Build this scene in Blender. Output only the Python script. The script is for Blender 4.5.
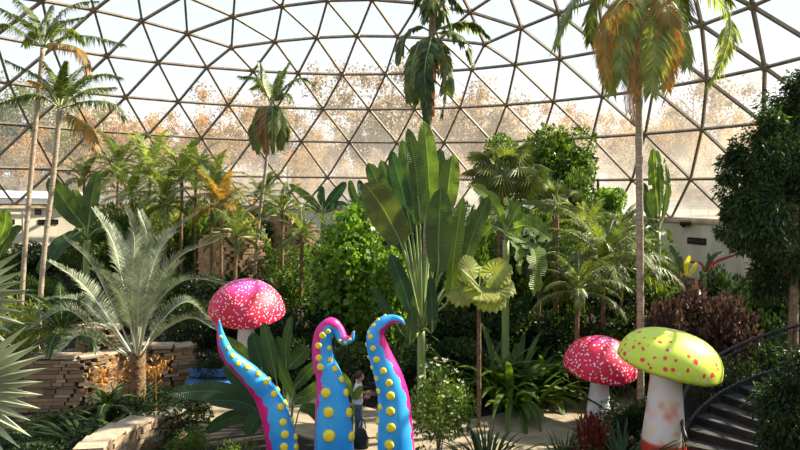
import bpy, math, random
import numpy as np
from mathutils import Vector, Matrix
PI = math.pi
SC = bpy.context.scene
COL = SC.collection
for o in list(bpy.data.objects):
    bpy.data.objects.remove(o)

# ------------------------------------------------------------------ camera
F = 623.6
RS = 25.0                                     # radius of the sphere the dome is cut from (m)
CAM = np.array([0.0, -0.78166 * RS, 5.5])
ZC = 5.5 - 0.48136 * RS                       # centre of that sphere

def rod(w):
    t = np.linalg.norm(w); k = w / t
    K = np.array([[0, -k[2], k[1]], [k[2], 0, -k[0]], [-k[1], k[0], 0]])
    return np.eye(3) + math.sin(t) * K + (1 - math.cos(t)) * K @ K
_R = rod(np.array([0.05414, -0.22465, 0.01242]))
def _w(v): return np.array([v[0], v[2], -v[1]])
RT, DN, FW = _w(_R[0]), _w(_R[1]), _w(_R[2])
cam = bpy.data.cameras.new('camera')
cam.sensor_width = 36; cam.lens = F * 36 / 800
cam.clip_end = 600
camo = bpy.data.objects.new('camera', cam); COL.objects.link(camo)
camo.matrix_world = Matrix(((RT[0], -DN[0], -FW[0], CAM[0]), (RT[1], -DN[1], -FW[1], CAM[1]),
                            (RT[2], -DN[2], -FW[2], CAM[2]), (0, 0, 0, 1)))
SC.camera = camo
YAW = math.atan2(RT[1], RT[0])

# ------------------------------------------------------------------ sky, sun, exposure
SC.view_settings.view_transform = 'Standard'
SC.view_settings.look = 'None'
SC.view_settings.exposure = 0.0
SC.view_settings.gamma = 1.0
SC.cycles.transparent_max_bounces = 24
SC.cycles.max_bounces = 8
world = bpy.data.worlds.new('sky'); SC.world = world; world.use_nodes = True
nt = world.node_tree
bg = nt.nodes['Background']
tc = nt.nodes.new('ShaderNodeTexCoord'); sp = nt.nodes.new('ShaderNodeSeparateXYZ')
cr = nt.nodes.new('ShaderNodeValToRGB')
nt.links.new(tc.outputs['Generated'], sp.inputs[0]); nt.links.new(sp.outputs['Z'], cr.inputs[0])
nt.links.new(cr.outputs[0], bg.inputs[0])
cr.color_ramp.elements[0].position = 0.0; cr.color_ramp.elements[0].color = (1.0, 0.98, 0.95, 1)
e = cr.color_ramp.elements.new(0.15); e.color = (0.90, 0.95, 1.0, 1)
cr.color_ramp.elements[-1].position = 0.7; cr.color_ramp.elements[-1].color = (0.62, 0.80, 1.0, 1)
bg.inputs[1].default_value = 1.15

SUN_AZ = YAW + math.radians(20)      # measured from camera right towards camera forward
SUN_EL = math.radians(41)
sd = Vector((math.cos(SUN_AZ) * math.cos(SUN_EL), math.sin(SUN_AZ) * math.cos(SUN_EL), math.sin(SUN_EL)))
sl = bpy.data.lights.new('sun', 'SUN'); sl.energy = 15.0; sl.angle = math.radians(0.6); sl.color = (1.0, 0.90, 0.70)
so = bpy.data.objects.new('sun', sl); COL.objects.link(so)
so.rotation_euler = sd.to_track_quat('Z', 'Y').to_euler(); so.location = (0, 0, 40)

# ------------------------------------------------------------------ helpers
def W(u, v, d):
    """world point seen at pixel (u, v) at depth d"""
    return CAM + d * ((u - 400) / F * RT + (v - 225) / F * DN + FW)

def depth_of(x, y):
    return (np.array([x, y, 0]) - np.array([CAM[0], CAM[1], 0])) @ np.array([FW[0], FW[1], 0]) / np.hypot(FW[0], FW[1])

def sst(t):
    t = min(1, max(0, t)); return t * t * (3 - 2 * t)

def H(x, y):
    """height of the planting beds"""
    d = depth_of(x, y)
    lat = (np.array([x, y, 0]) - CAM) @ RT
    h = 1.5 * sst((d - 19.5) / 12)
    h += 0.35 * sst((d - 18) / 5) * (math.sin(x * 0.6 + 1) * math.cos(y * 0.5) * 0.5 + 0.5)
    return h

def G(u, d):
    """point of the ground under image column u at depth d"""
    v = 300.0
    for _ in range(12):
        p = W(u, v, d); h = H(p[0], p[1])
        v += (p[2] - h) * F / d
    p = W(u, v, d); p[2] = H(p[0], p[1])
    return p

def tag(o, label=None, cat=None, group=None, kind=None):
    if label: o['label'] = label
    if cat: o['category'] = cat
    if group: o['group'] = group
    if kind: o['kind'] = kind
    return o

def thing(name, label, cat, loc, rz=0.0, group=None):
    o = bpy.data.objects.new(name, None); COL.objects.link(o)
    o.empty_display_size = 0.2
    o.location = loc; o.rotation_euler = (0, 0, rz)
    return tag(o, label, cat, group)

class MB:
    def __init__(s):
        s.v = []; s.f = []; s.m = []; s.uv = {}; s.n = 0
    def add(s, verts, faces, m=0, uvs=None):
        b = s.n
        for p in verts: s.v.append((float(p[0]), float(p[1]), float(p[2])))
        for q in faces:
            s.f.append(tuple(b + i for i in q)); s.m.append(m)
        if uvs is not None:
            for i, t in enumerate(uvs): s.uv[b + i] = t
        s.n += len(verts)
    def mesh(s, name, mats, smooth=False):
        me = bpy.data.meshes.new(name)
        me.from_pydata(s.v, [], s.f)
        for m in mats: me.materials.append(m)
        me.polygons.foreach_set('material_index', s.m)
        if smooth is True: me.polygons.foreach_set('use_smooth', [True] * len(s.f))
        if s.uv:
            l = me.uv_layers.new(name='UVMap')
            vi = np.zeros(len(me.loops), dtype=np.int32); me.loops.foreach_get('vertex_index', vi)
            a = np.zeros((s.n, 2)); 
            for k, t in s.uv.items(): a[k] = t
            l.data.foreach_set('uv', a[vi].ravel())
        me.update()
        return me
    def build(s, name, mats, parent=None, smooth=False):
        if not isinstance(mats, (list, tuple)): mats = [mats]
        return link(name, s.mesh(name, mats, smooth), parent)

def link(name, me, parent=None):
    o = bpy.data.objects.new(name, me); COL.objects.link(o)
    if parent is not None: o.parent = parent
    return o

def nrm(a):
    a = np.asarray(a, float); n = np.linalg.norm(a)
    return a / n if n > 1e-9 else np.array([0, 0, 1.0])

def spline(P, n):
    P = [np.asarray(p, float) for p in P]
    if len(P) == 2:
        return np.array([P[0] + (P[1] - P[0]) * t for t in np.linspace(0, 1, n)])
    Q = [2 * P[0] - P[1]] + P + [2 * P[-1] - P[-2]]
    L = np.cumsum([0] + [np.linalg.norm(P[i + 1] - P[i]) for i in range(len(P) - 1)])
    out = []
    for s in np.linspace(0, L[-1], n):
        i = min(len(P) - 2, max(0, int(np.searchsorted(L, s, side='right')) - 1))
        t = (s - L[i]) / max(1e-9, L[i + 1] - L[i])
        a, b, c, d = Q[i], Q[i + 1], Q[i + 2], Q[i + 3]
        out.append(0.5 * (2 * b + (c - a) * t + (2 * a - 5 * b + 4 * c - d) * t * t + (3 * b - a - 3 * c + d) * t ** 3))
    return np.array(out)

def tangents(P):
    T = np.gradient(P, axis=0)
    return np.array([nrm(t) for t in T])

def tube(mb, P, rad, k=6, m=0, cap=True, hint=(0, 1, 0)):
    """rad: number or list"""
    P = np.asarray(P, float); n = len(P)
    rad = np.full(n, rad, float) if np.isscalar(rad) else np.interp(np.linspace(0, 1, n), np.linspace(0, 1, len(rad)), rad)
    T = tangents(P)
    A = nrm(np.cross(T[0], hint)) if abs(np.dot(T[0], nrm(hint))) < .98 else nrm(np.cross(T[0], (1, 0, 0)))
    vs = []
    for i in range(n):
        A = nrm(A - T[i] * np.dot(A, T[i])); B = np.cross(T[i], A)
        for j in range(k):
            a = 2 * PI * j / k
            vs.append(P[i] + rad[i] * (A * math.cos(a) + B * math.sin(a)))
    fs = [(i * k + j, i * k + (j + 1) % k, (i + 1) * k + (j + 1) % k, (i + 1) * k + j) for i in range(n - 1) for j in range(k)]
    if cap:
        fs.append(tuple(range(k - 1, -1, -1))); fs.append(tuple((n - 1) * k + j for j in range(k)))
    mb.add(vs, fs, m)

def box(mb, c, s, rz=0.0, m=0, ax=None):
    """box by centre and full sizes; ax gives three axes"""
    if ax is None:
        ax = [(math.cos(rz), math.sin(rz), 0), (-math.sin(rz), math.cos(rz), 0), (0, 0, 1)]
    ax = [np.asarray(a, float) for a in ax]; c = np.asarray(c, float)
    vs = [c + ax[0] * s[0] / 2 * i + ax[1] * s[1] / 2 * j + ax[2] * s[2] / 2 * k for i in (-1, 1) for j in (-1, 1) for k in (-1, 1)]
    mb.add(vs, [(0, 1, 3, 2), (4, 6, 7, 5), (0, 4, 5, 1), (2, 3, 7, 6), (0, 2, 6, 4), (1, 5, 7, 3)], m)

def lathe(mb, prof, k=32, m=0, c=(0, 0, 0), wob=None):
    vs = []; n = len(prof)
    for i, (r, z) in enumerate(prof):
        for j in range(k):
            a = 2 * PI * j / k
            q = 1.0 if wob is None else wob(a, z)
            vs.append((c[0] + r * q * math.cos(a), c[1] + r * q * math.sin(a), c[2] + z))
    fs = [(i * k + j, i * k + (j + 1) % k, (i + 1) * k + (j + 1) % k, (i + 1) * k + j) for i in range(n - 1) for j in range(k)]
    fs.append(tuple(range(k - 1, -1, -1))); fs.append(tuple((n - 1) * k + j for j in range(k)))
    mb.add(vs, fs, m)

# ------------------------------------------------------------------ materials
def newmat(name):
    m = bpy.data.materials.new(name); m.use_nodes = True
    return m, m.node_tree, m.node_tree.nodes['Principled BSDF']

def ramp(t, cols, fac):
    r = t.nodes.new('ShaderNodeValToRGB')
    while len(r.color_ramp.elements) < len(cols): r.color_ramp.elements.new(0.5)
    for i, (p, c) in enumerate(cols):
        r.color_ramp.elements[i].position = p; r.color_ramp.elements[i].color = (*c, 1)
    t.links.new(fac, r.inputs[0])
    return r.outputs[0]

def leafmat(name, c1, c2, c3=None, trans=0.35, rough=0.42, edge=None, tcol=None, spec=0.35):
    m, t, b = newmat(name)
    g = t.nodes.new('ShaderNodeNewGeometry')
    cols = [(0.0, c1), (0.6, c2)] + ([(0.93, c2), (1.0, c3)] if c3 else [])
    c = ramp(t, cols, g.outputs['Random Per Island'])
    n = t.nodes.new('ShaderNodeTexNoise'); n.inputs['Scale'].default_value = 2.2; n.inputs['Detail'].default_value = 2
    tcn = t.nodes.new('ShaderNodeTexCoord'); t.links.new(tcn.outputs['Object'], n.inputs['Vector'])
    mr = t.nodes.new('ShaderNodeMapRange'); mr.inputs['From Min'].default_value = .3; mr.inputs['From Max'].default_value = .7
    mr.inputs['To Min'].default_value = .7; mr.inputs['To Max'].default_value = 1.25
    t.links.new(n.outputs[0], mr.inputs[0])
    mx = t.nodes.new('ShaderNodeMixRGB'); mx.blend_type = 'MULTIPLY'; mx.inputs[0].default_value = 1
    t.links.new(c, mx.inputs[1]); t.links.new(mr.outputs[0], mx.inputs[2])
    c = mx.outputs[0]
    if edge:                                   # brown margin and tip of broad leaves (UV x across, y along)
        uv = t.nodes.new('ShaderNodeUVMap'); s = t.nodes.new('ShaderNodeSeparateXYZ'); t.links.new(uv.outputs[0], s.inputs[0])
        nn = t.nodes.new('ShaderNodeTexNoise'); nn.inputs['Scale'].default_value = 9
        t.links.new(tcn.outputs['Object'], nn.inputs['Vector'])
        ad = t.nodes.new('ShaderNodeMath'); ad.operation = 'MULTIPLY_ADD'; ad.inputs[1].default_value = .22
        t.links.new(nn.outputs[0], ad.inputs[0]); t.links.new(s.outputs['X'], ad.inputs[2])
        er = ramp(t, [(1.04, (0, 0, 0)), (1.09, (1, 1, 1))], ad.outputs[0])
        m2 = t.nodes.new('ShaderNodeMixRGB'); t.links.new(er, m2.inputs[0]); t.links.new(c, m2.inputs[1])
        m2.inputs[2].default_value = (*edge, 1); c = m2.outputs[0]
        # pale midrib
        mi = ramp(t, [(0.03, (1, 1, 1)), (0.06, (0, 0, 0))], s.outputs['X'])
        m3 = t.nodes.new('ShaderNodeMixRGB'); t.links.new(mi, m3.inputs[0]); t.links.new(c, m3.inputs[1])
        m3.inputs[2].default_value = (*[min(1, x * 2.2) for x in c2], 1); c = m3.outputs[0]
        wv = t.nodes.new('ShaderNodeTexWave'); wv.bands_direction = 'Y'; wv.inputs['Scale'].default_value = 14; wv.inputs['Distortion'].default_value = .6
        t.links.new(uv.outputs[0], wv.inputs['Vector'])
        bp = t.nodes.new('ShaderNodeBump'); bp.inputs['Strength'].default_value = .8; bp.inputs['Distance'].default_value = .02
        t.links.new(wv.outputs['Fac'], bp.inputs['Height']); t.links.new(bp.outputs[0], b.inputs['Normal'])
    t.links.new(c, b.inputs['Base Color']); b.inputs['Roughness'].default_value = rough
    b.inputs['Specular IOR Level'].default_value = spec
    tr = t.nodes.new('ShaderNodeBsdfTranslucent')
    hs = t.nodes.new('ShaderNodeMixRGB'); hs.blend_type = 'MULTIPLY'; hs.inputs[0].default_value = 1
    t.links.new(c, hs.inputs[1]); hs.inputs[2].default_value = (*(tcol or (1.9, 2.0, .7)), 1)
    t.links.new(hs.outputs[0], tr.inputs[0])
    ms = t.nodes.new('ShaderNodeMixShader'); ms.inputs[0].default_value = trans
    t.links.new(b.outputs[0], ms.inputs[1]); t.links.new(tr.outputs[0], ms.inputs[2])
    t.links.new(ms.outputs[0], t.nodes['Material Output'].inputs[0])
    return m

def mat(name, c1, c2=None, scale=6.0, rough=.7, metal=0.0, bump=0.0, detail=4, spec=.4, stretch=(1, 1, 1), lo=.35, hi=.65):
    m, t, b = newmat(name)
    b.inputs['Roughness'].default_value = rough; b.inputs['Metallic'].default_value = metal
    b.inputs['Specular IOR Level'].default_value = spec
    tcn = t.nodes.new('ShaderNodeTexCoord'); mp = t.nodes.new('ShaderNodeMapping'); mp.inputs['Scale'].default_value = stretch
    t.links.new(tcn.outputs['Object'], mp.inputs[0])
    n = t.nodes.new('ShaderNodeTexNoise'); n.inputs['Scale'].default_value = scale; n.inputs['Detail'].default_value = detail
    t.links.new(mp.outputs[0], n.inputs['Vector'])
    t.links.new(ramp(t, [(lo, c1), (hi, c2 or c1)], n.outputs[0]), b.inputs['Base Color'])
    if bump:
        bp = t.nodes.new('ShaderNodeBump'); bp.inputs['Strength'].default_value = bump; bp.inputs['Distance'].default_value = .03
        t.links.new(n.outputs[0], bp.inputs['Height']); t.links.new(bp.outputs[0], b.inputs['Normal'])
    return m

M = {}
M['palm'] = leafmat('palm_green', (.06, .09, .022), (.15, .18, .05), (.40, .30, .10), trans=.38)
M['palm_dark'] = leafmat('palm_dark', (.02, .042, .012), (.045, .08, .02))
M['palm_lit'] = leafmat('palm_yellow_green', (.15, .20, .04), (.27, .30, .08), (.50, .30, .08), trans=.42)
M['palm_orange'] = leafmat('palm_ageing', (.22, .22, .04), (.42, .25, .06), (.60, .20, .05), trans=.5, tcol=(1.6, 1.35, .6))
M['silver'] = leafmat('silver_green', (.15, .18, .11), (.29, .32, .21), trans=.22, rough=.5, tcol=(1.2, 1.3, .95))
M['fanpale'] = leafmat('pale_fan', (.24, .28, .17), (.38, .41, .26), trans=.22, tcol=(1.2, 1.25, 1.0), rough=.5)
M['dead'] = leafmat('dead_frond', (.16, .08, .03), (.34, .19, .08), (.42, .12, .04), trans=.3, tcol=(1.5, 1.2, .8), rough=.8)
M['pad'] = leafmat('paddle_green', (.035, .07, .018), (.075, .12, .028), trans=.2, rough=.4, edge=(.26, .12, .035))
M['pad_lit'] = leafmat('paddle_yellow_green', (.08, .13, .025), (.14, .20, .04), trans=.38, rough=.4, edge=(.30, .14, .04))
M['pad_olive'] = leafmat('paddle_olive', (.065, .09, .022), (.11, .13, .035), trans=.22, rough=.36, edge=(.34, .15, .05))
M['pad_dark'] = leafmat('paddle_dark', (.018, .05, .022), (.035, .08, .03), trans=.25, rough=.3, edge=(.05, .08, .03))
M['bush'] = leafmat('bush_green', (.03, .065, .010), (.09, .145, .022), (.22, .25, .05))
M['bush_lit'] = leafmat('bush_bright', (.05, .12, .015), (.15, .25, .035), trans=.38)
M['bush_dark'] = leafmat('bush_dark', (.010, .022, .007), (.024, .045, .012))  # leaf colour lowered to carry the shade of the understory
M['ficus'] = leafmat('tree_dark', (.014, .030, .010), (.035, .068, .018), (.12, .18, .03), rough=.55)
M['croton'] = leafmat('croton', (.035, .028, .025), (.095, .062, .052), (.26, .15, .11), rough=.4, tcol=(1.3, 1.0, .8))
M['redleaf'] = leafmat('red_leaf', (.06, .012, .010), (.15, .025, .018), rough=.4, tcol=(1.8, .7, .5))
M['yellowleaf'] = leafmat('yellow_leaf', (.55, .45, .03), (.75, .62, .05), trans=.45, tcol=(1.2, 1.2, .6))
M['flower_orange'] = leafmat('orange_petal', (.75, .28, .04), (.85, .45, .08), tcol=(1.2, 1.0, .7))
M['flower_white'] = leafmat('pale_petal', (.75, .62, .55), (.85, .8, .72), tcol=(1, 1, 1))
M['rachis'] = mat('rachis', (.17, .22, .08), (.28, .30, .12), rough=.5)
M['rachis_pale'] = mat('rachis_pale', (.34, .36, .26), (.46, .46, .34), rough=.5)
M['stalk'] = mat('stalk', (.16, .24, .07), (.26, .32, .12), rough=.45, stretch=(1, 1, .15))
M['bark'] = mat('bark', (.13, .09, .055), (.25, .18, .11), scale=9, rough=.9, bump=.6)
M['trunk_pale'] = mat('palm_trunk', (.24, .18, .12), (.42, .34, .25), scale=5, rough=.85, bump=.5, stretch=(1, 1, 5))
M['trunk_brown'] = mat('palm_trunk_brown', (.10, .055, .03), (.24, .15, .08), scale=10, rough=.95, bump=.8)
M['fall_a'] = leafmat('autumn_orange', (.38, .23, .08), (.56, .38, .17), tcol=(1.3, 1.1, .8), spec=.1, rough=.8)
M['fall_b'] = leafmat('autumn_tan', (.34, .26, .18), (.52, .42, .30), tcol=(1.2, 1.1, .9), spec=.1, rough=.8)
M['fall_c'] = leafmat('autumn_olive', (.14, .18, .09), (.24, .26, .12), tcol=(1.3, 1.2, .8), spec=.1, rough=.8)

# ------------------------------------------------------------------ the dome
S0 = 0.60925
COLAT = {6: (.66735, .04462), 7: (.72611, -.00111), 8: (.82553, 0), 9: (.92272, .002), 10: (1.02949, .004), 11: (1.1150, 0)}
for j in range(0, 6): COLAT[j] = (.58544 * j / 5, .058 * (j / 5) ** 1.5)
def dome_pt(ring, s):
    th, a = COLAT[ring]; t = (s / 6) % 1
    c = th - a * 4 * t * (1 - t); az = (s - S0) * 2 * PI / 42
    return (RS * math.sin(c) * math.sin(az), RS * math.sin(c) * math.cos(az), ZC + RS * math.cos(c))
nodes = {}; tris = []
def nid(ring, s):
    key = (ring, round(s * 60) % (42 * 60)) if ring else (0, 0)
    if key not in nodes: nodes[key] = (len(nodes), dome_pt(ring, s))
    return nodes[key][0]
for j in range(0, 6):
    for q in range(7):
        S = lambda r, i: 6 * (q + (i / r if r else 0))
        for i in range(j + 1):
            tris.append((nid(j, S(j, i)), nid(j + 1, S(j + 1, i)), nid(j + 1, S(j + 1, i + 1))))
            if i < j: tris.append((nid(j, S(j, i)), nid(j + 1, S(j + 1, i + 1)), nid(j, S(j, i + 1))))
for r in range(6, 11):
    for i in range(42):
        s = i + (r - 6) / 2
        tris.append((nid(r, s), nid(r + 1, s - .5), nid(r + 1, s + .5)))
        tris.append((nid(r, s), nid(r + 1, s + .5), nid(r, s + 1)))
NP = [np.array(p) for _, p in sorted(nodes.values(), key=lambda z: z[0])]
edges = set()
for t in tris:
    for a, b in ((0, 1), (1, 2), (2, 0)): edges.add((min(t[a], t[b]), max(t[a], t[b])))
CEN = np.array([0, 0, ZC])
M['alu'] = mat('dome_strut', (.16, .12, .085), (.25, .195, .135), scale=3, rough=.55, metal=.0)
mb = MB()
for a, b in edges:
    A, B = NP[a], NP[b]; mid = (A + B) / 2; ax = nrm(B - A); up = nrm(mid - CEN); sd_ = np.cross(ax, up)
    box(mb, mid - up * .07, (np.linalg.norm(B - A), .105, .12), ax=(ax, sd_, up))
for p in NP:
    up = nrm(p - CEN); x = nrm(np.cross(up, (0.3, .2, 1))); y = np.cross(up, x)
    tube(mb, [p - up * .18, p - up * .15, p + up * .03], [.12, .15, .15], k=8)
dome = mb.build('ceiling', M['alu']); tag(dome, kind='structure')
# panes
pm, t, b = newmat('acrylic_pane')
t.nodes.remove(b)
trn = t.nodes.new('ShaderNodeBsdfTransparent'); trn.inputs[0].default_value = (.97, .985, 1.0, 1)
trl = t.nodes.new('ShaderNodeBsdfTranslucent'); trl.inputs[0].default_value = (.95, .93, .9, 1)
dif = t.nodes.new('ShaderNodeBsdfDiffuse'); dif.inputs[0].default_value = (.9, .88, .85, 1)
gl = t.nodes.new('ShaderNodeBsdfGlossy'); gl.inputs['Roughness'].default_value = .08
m1 = t.nodes.new('ShaderNodeMixShader'); m1.inputs[0].default_value = .3
t.links.new(trl.outputs[0], m1.inputs[1]); t.links.new(dif.outputs[0], m1.inputs[2])
geo = t.nodes.new('ShaderNodeNewGeometry'); spz = t.nodes.new('ShaderNodeSeparateXYZ')
t.links.new(geo.outputs['Position'], spz.inputs[0])
nz = t.nodes.new('ShaderNodeTexNoise'); nz.inputs['Scale'].default_value = .35; nz.inputs['Detail'].default_value = 4
t.links.new(geo.outputs['Position'], nz.inputs['Vector'])
hz = t.nodes.new('ShaderNodeMapRange'); hz.inputs['From Min'].default_value = 3.6; hz.inputs['From Max'].default_value = 11.5
hz.inputs['To Min'].default_value = .30; hz.inputs['To Max'].default_value = .02
t.links.new(spz.outputs['Z'], hz.inputs[0])
mu = t.nodes.new('ShaderNodeMath'); mu.operation = 'MULTIPLY'
mr = t.nodes.new('ShaderNodeMapRange'); mr.inputs['From Min'].default_value = .3; mr.inputs['From Max'].default_value = .7
mr.inputs['To Min'].default_value = .6; mr.inputs['To Max'].default_value = 1.4
t.links.new(nz.outputs[0], mr.inputs[0]); t.links.new(hz.outputs[0], mu.inputs[0]); t.links.new(mr.outputs[0], mu.inputs[1])
m2 = t.nodes.new('ShaderNodeMixShader'); t.links.new(mu.outputs[0], m2.inputs[0])
t.links.new(trn.outputs[0], m2.inputs[1]); t.links.new(m1.outputs[0], m2.inputs[2])
m3 = t.nodes.new('ShaderNodeMixShader'); m3.inputs[0].default_value = .03
t.links.new(m2.outputs[0], m3.inputs[1]); t.links.new(gl.outputs[0], m3.inputs[2])
t.links.new(m3.outputs[0], t.nodes['Material Output'].inputs[0])
mb = MB(); mb.add(NP, tris); tag(mb.build('window_1', pm), kind='structure')

# ------------------------------------------------------------------ wall, floor, ground outside
BR = RS * math.sin(1.115); BZ = ZC + RS * math.cos(1.115)
M['concrete'] = mat('concrete', (.58, .51, .39), (.76, .68, .53), scale=1.2, rough=.9, bump=.15, stretch=(1, 1, .25), detail=8)
M['ledge'] = mat('ledge', (.34, .20, .10), (.55, .45, .32), scale=2.5, rough=.85)
mb = MB(); n = 84; r0, r1 = BR - .25, BR + .35
vs = []; fs = []
for i in range(n):
    a = 2 * PI * i / n
    for r, z in ((r0, -.4), (r0, BZ - .22), (r1, BZ - .22), (r1, -.4)):
        vs.append((r * math.sin(a), r * math.cos(a), z))
for i in range(n):
    j = (i + 1) % n
    for k in range(4): fs.append((i * 4 + k, j * 4 + k, j * 4 + (k + 1) % 4, i * 4 + (k + 1) % 4))
mb.add(vs, fs); tag(mb.build('wall_round', M['concrete']), kind='structure')
mb = MB()
for i in range(n):                                    # pilaster joints of the poured wall
    a = 2 * PI * i / n
    if i % 2 == 0: box(mb, ((r0 - .01) * math.sin(a), (r0 - .01) * math.cos(a), BZ / 2 - .3), (.05, .06, BZ - .2), rz=-a)
tag(mb.build('trim_2', M['concrete']), kind='structure')
mb = MB(); vs = []; fs = []
for i in range(n):
    a = 2 * PI * i / n
    for r, z in ((r0 - .12, BZ - .218), (r0 - .12, BZ - .06), (r1 + .1, BZ - .06), (r1 + .1, BZ - .218)):
        vs.append((r * math.sin(a), r * math.cos(a), z))
for i in range(n):
    j = (i + 1) % n
    for k in range(4): fs.append((i * 4 + k, j * 4 + k, j * 4 + (k + 1) % 4, i * 4 + (k + 1) % 4))
mb.add(vs, fs); tag(mb.build('trim_1', M['ledge']), kind='structure')

M['soil'] = mat('soil', (.010, .009, .006), (.028, .022, .014), scale=7, rough=1, bump=.6, detail=8)
mb = MB(); N = 110; vs = []; idx = {}
for i in range(N):
    for j in range(N):
        x = -23 + 46 * i / (N - 1); y = -23 + 46 * j / (N - 1)
        rr = math.hypot(x, y); k = min(1, 22.65 / max(rr, 1e-6)); x *= k; y *= k
        idx[i, j] = len(vs); vs.append((x, y, H(x, y)))
fs = [(idx[i, j], idx[i + 1, j], idx[i + 1, j + 1], idx[i, j + 1]) for i in range(N - 1) for j in range(N - 1)]
mb.add(vs, fs); tag(mb.build('floor', M['soil'], smooth=True), kind='structure')

M['path'] = mat('path', (.22, .17, .11), (.33, .27, .185), scale=3, rough=.95, bump=.2, detail=8)
def ribbon(name, pts, wid, z, m):
    P = spline(pts, 40); T = tangents(P); mb = MB(); vs = []
    for i in range(40):
        s_ = nrm(np.cross(T[i], (0, 0, 1))); w_ = np.interp(i / 39, np.linspace(0, 1, len(wid)), wid)
        for q in (-1, 1):
            p = P[i] + s_ * q * w_ / 2
            vs += [(p[0], p[1], z), (p[0], p[1], z - .1)]
    fs = []
    for i in range(39):
        a = 4 * i; fs += [(a, a + 4, a + 6, a + 2), (a + 1, a, a + 4, a + 5)[::-1], (a + 2, a + 3, a + 7, a + 6)]
    mb.add(vs, fs); o = mb.build(name, m); tag(o, kind='structure'); return o
def gp(u, d):
    p = G(u, d); return (p[0], p[1], 0)
ribbon('path', [gp(120, 16.2), gp(215, 15.6), gp(300, 15.4), gp(380, 14.2), gp(450, 13.9), gp(530, 14.8), gp(590, 16.5), gp(640, 20)], [1.6, 1.8, 2.4, 2.2, 1.9, 2.0, 1.6, 1.2], .05, M['path'])
ribbon('path', [gp(535, 14.5), gp(560, 12.5), gp(600, 10.5)], [1.6, 1.8, 2.2], .045, M['path'])

M['lawn'] = mat('lawn', (.07, .065, .035), (.14, .105, .06), scale=.5, rough=1)
mb = MB(); vs = []; fs = []
rad = [BR + .3, 60, 130, 400]
for r in rad:
    for i in range(48):
        a = 2 * PI * i / 48; vs.append((r * math.cos(a), r * math.sin(a), BZ - .45 if r < 100 else BZ + (2 if r < 200 else 6)))
for q in range(3):
    for i in range(48): fs.append((q * 48 + i, q * 48 + (i + 1) % 48, (q + 1) * 48 + (i + 1) % 48, (q + 1) * 48 + i))
mb.add(vs, fs); tag(mb.build('ground', M['lawn']), kind='structure')

# ------------------------------------------------------------------ plant builders
UP = np.array([0, 0, 1.0])
def frond_into(mb, P, L=.5, n=36, w=.035, ang=35, vee=.25, hang=.25, s0=.18, seed=0, rr=.02, prof=None, m=1, hint=None, jit=.1, taper=.35):
    """a feather frond along the points P; material 0 the rachis, 1 the leaflets"""
    rng = random.Random(seed)
    P = spline(P, 26); T = tangents(P)
    tube(mb, P, [rr, rr * .6, rr * .2], k=4, m=0, cap=False)
    ts = np.linspace(s0, 1, n)
    for s in ts:
        x = s * 25; i = min(24, int(x)); f = x - i
        p = P[i] * (1 - f) + P[i + 1] * f; t = nrm(T[i] * (1 - f) + T[i + 1] * f)
        S = np.cross(t, UP if hint is None else hint); S = nrm(S) if np.linalg.norm(S) > .15 else nrm(np.cross(t, (0.3, 1, .2)))
        U = np.cross(S, t)
        q = (s - s0) / (1 - s0)
        l = L * (prof(q) if prof else (min(1, .45 + q * 3) * (1 - (1 - taper) * max(0, q - .45) / .55)))
        for sgn in (-1, 1):
            a = math.radians(ang + 25 * q + rng.uniform(-6, 6))
            D = nrm(S * sgn * math.cos(a) + t * math.sin(a) + U * (vee + rng.uniform(-jit, jit)))
            ll = l * rng.uniform(.85, 1.1); hh = hang * rng.uniform(.6, 1.4)
            wd = nrm(np.cross(D, U)) * w * .5
            mid = p + D * ll * .5 - UP * hh * ll * .12
            tip = p + D * ll * .95 - UP * hh * ll * .8
            mb.add([p - wd * .5, p + wd * .5, mid + wd, mid - wd, tip], [(0, 1, 2, 3), (3, 2, 4)], m)

def arc_pts(az, e0, droop, length, base=(0, 0, 0), n=9, pw=1.3):
    """points of a frond that leaves base at elevation e0 (deg) and bends down by droop (deg)"""
    p = np.array(base, float); out = [p.copy()]; ca, sa = math.cos(math.radians(az)), math.sin(math.radians(az))
    for i in range(n):
        e = math.radians(e0 - droop * ((i + .5) / n) ** pw)
        p = p + np.array([ca * math.cos(e), sa * math.cos(e), math.sin(e)]) * length / n
        out.append(p.copy())
    return out

def paddle_into(mb, P, wid, hint=(0, -1, .3), s0=.0, fold=.18, seed=0, rag=0.0, m=0, stalk=None, prof=None, nseg=18, wave=.03):
    """broad leaf blade along the points P, facing hint"""
    rng = random.Random(seed)
    P = spline(P, nseg + 1); T = tangents(P); hint = nrm(hint)
    vs = []; uv = []
    cuts = {}
    for i in range(nseg + 1):
        q = i / nseg
        w_ = wid * .5 * (prof(q) if prof else (max(0.0, math.sin(PI * min(1, (q * .95 + .05)) ** 1.08)) ** .42 if q < .999 else 0.05))
        S = nrm(np.cross(T[i], hint)); U = np.cross(S, T[i])
        for k, x in enumerate((-1, -.5, 0, .5, 1)):
            ww = w_ * x * (1 + (rng.uniform(-rag, rag) if abs(x) == 1 else 0))
            p = P[i] + S * ww + U * (fold * abs(ww) + wave * wid * math.sin(i * 1.3 + x * 2 + seed) * abs(x))
            vs.append(p); uv.append((abs(x) if abs(x) > .01 else 0.0, q))
    fs = []
    for i in range(nseg):
        for k in range(4):
            if rag and k in (0, 3) and rng.random() < rag * .9: continue
            a = i * 5 + k; fs.append((a, a + 1, a + 6, a + 5))
    mb.add(vs, fs, m, uv)

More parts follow.
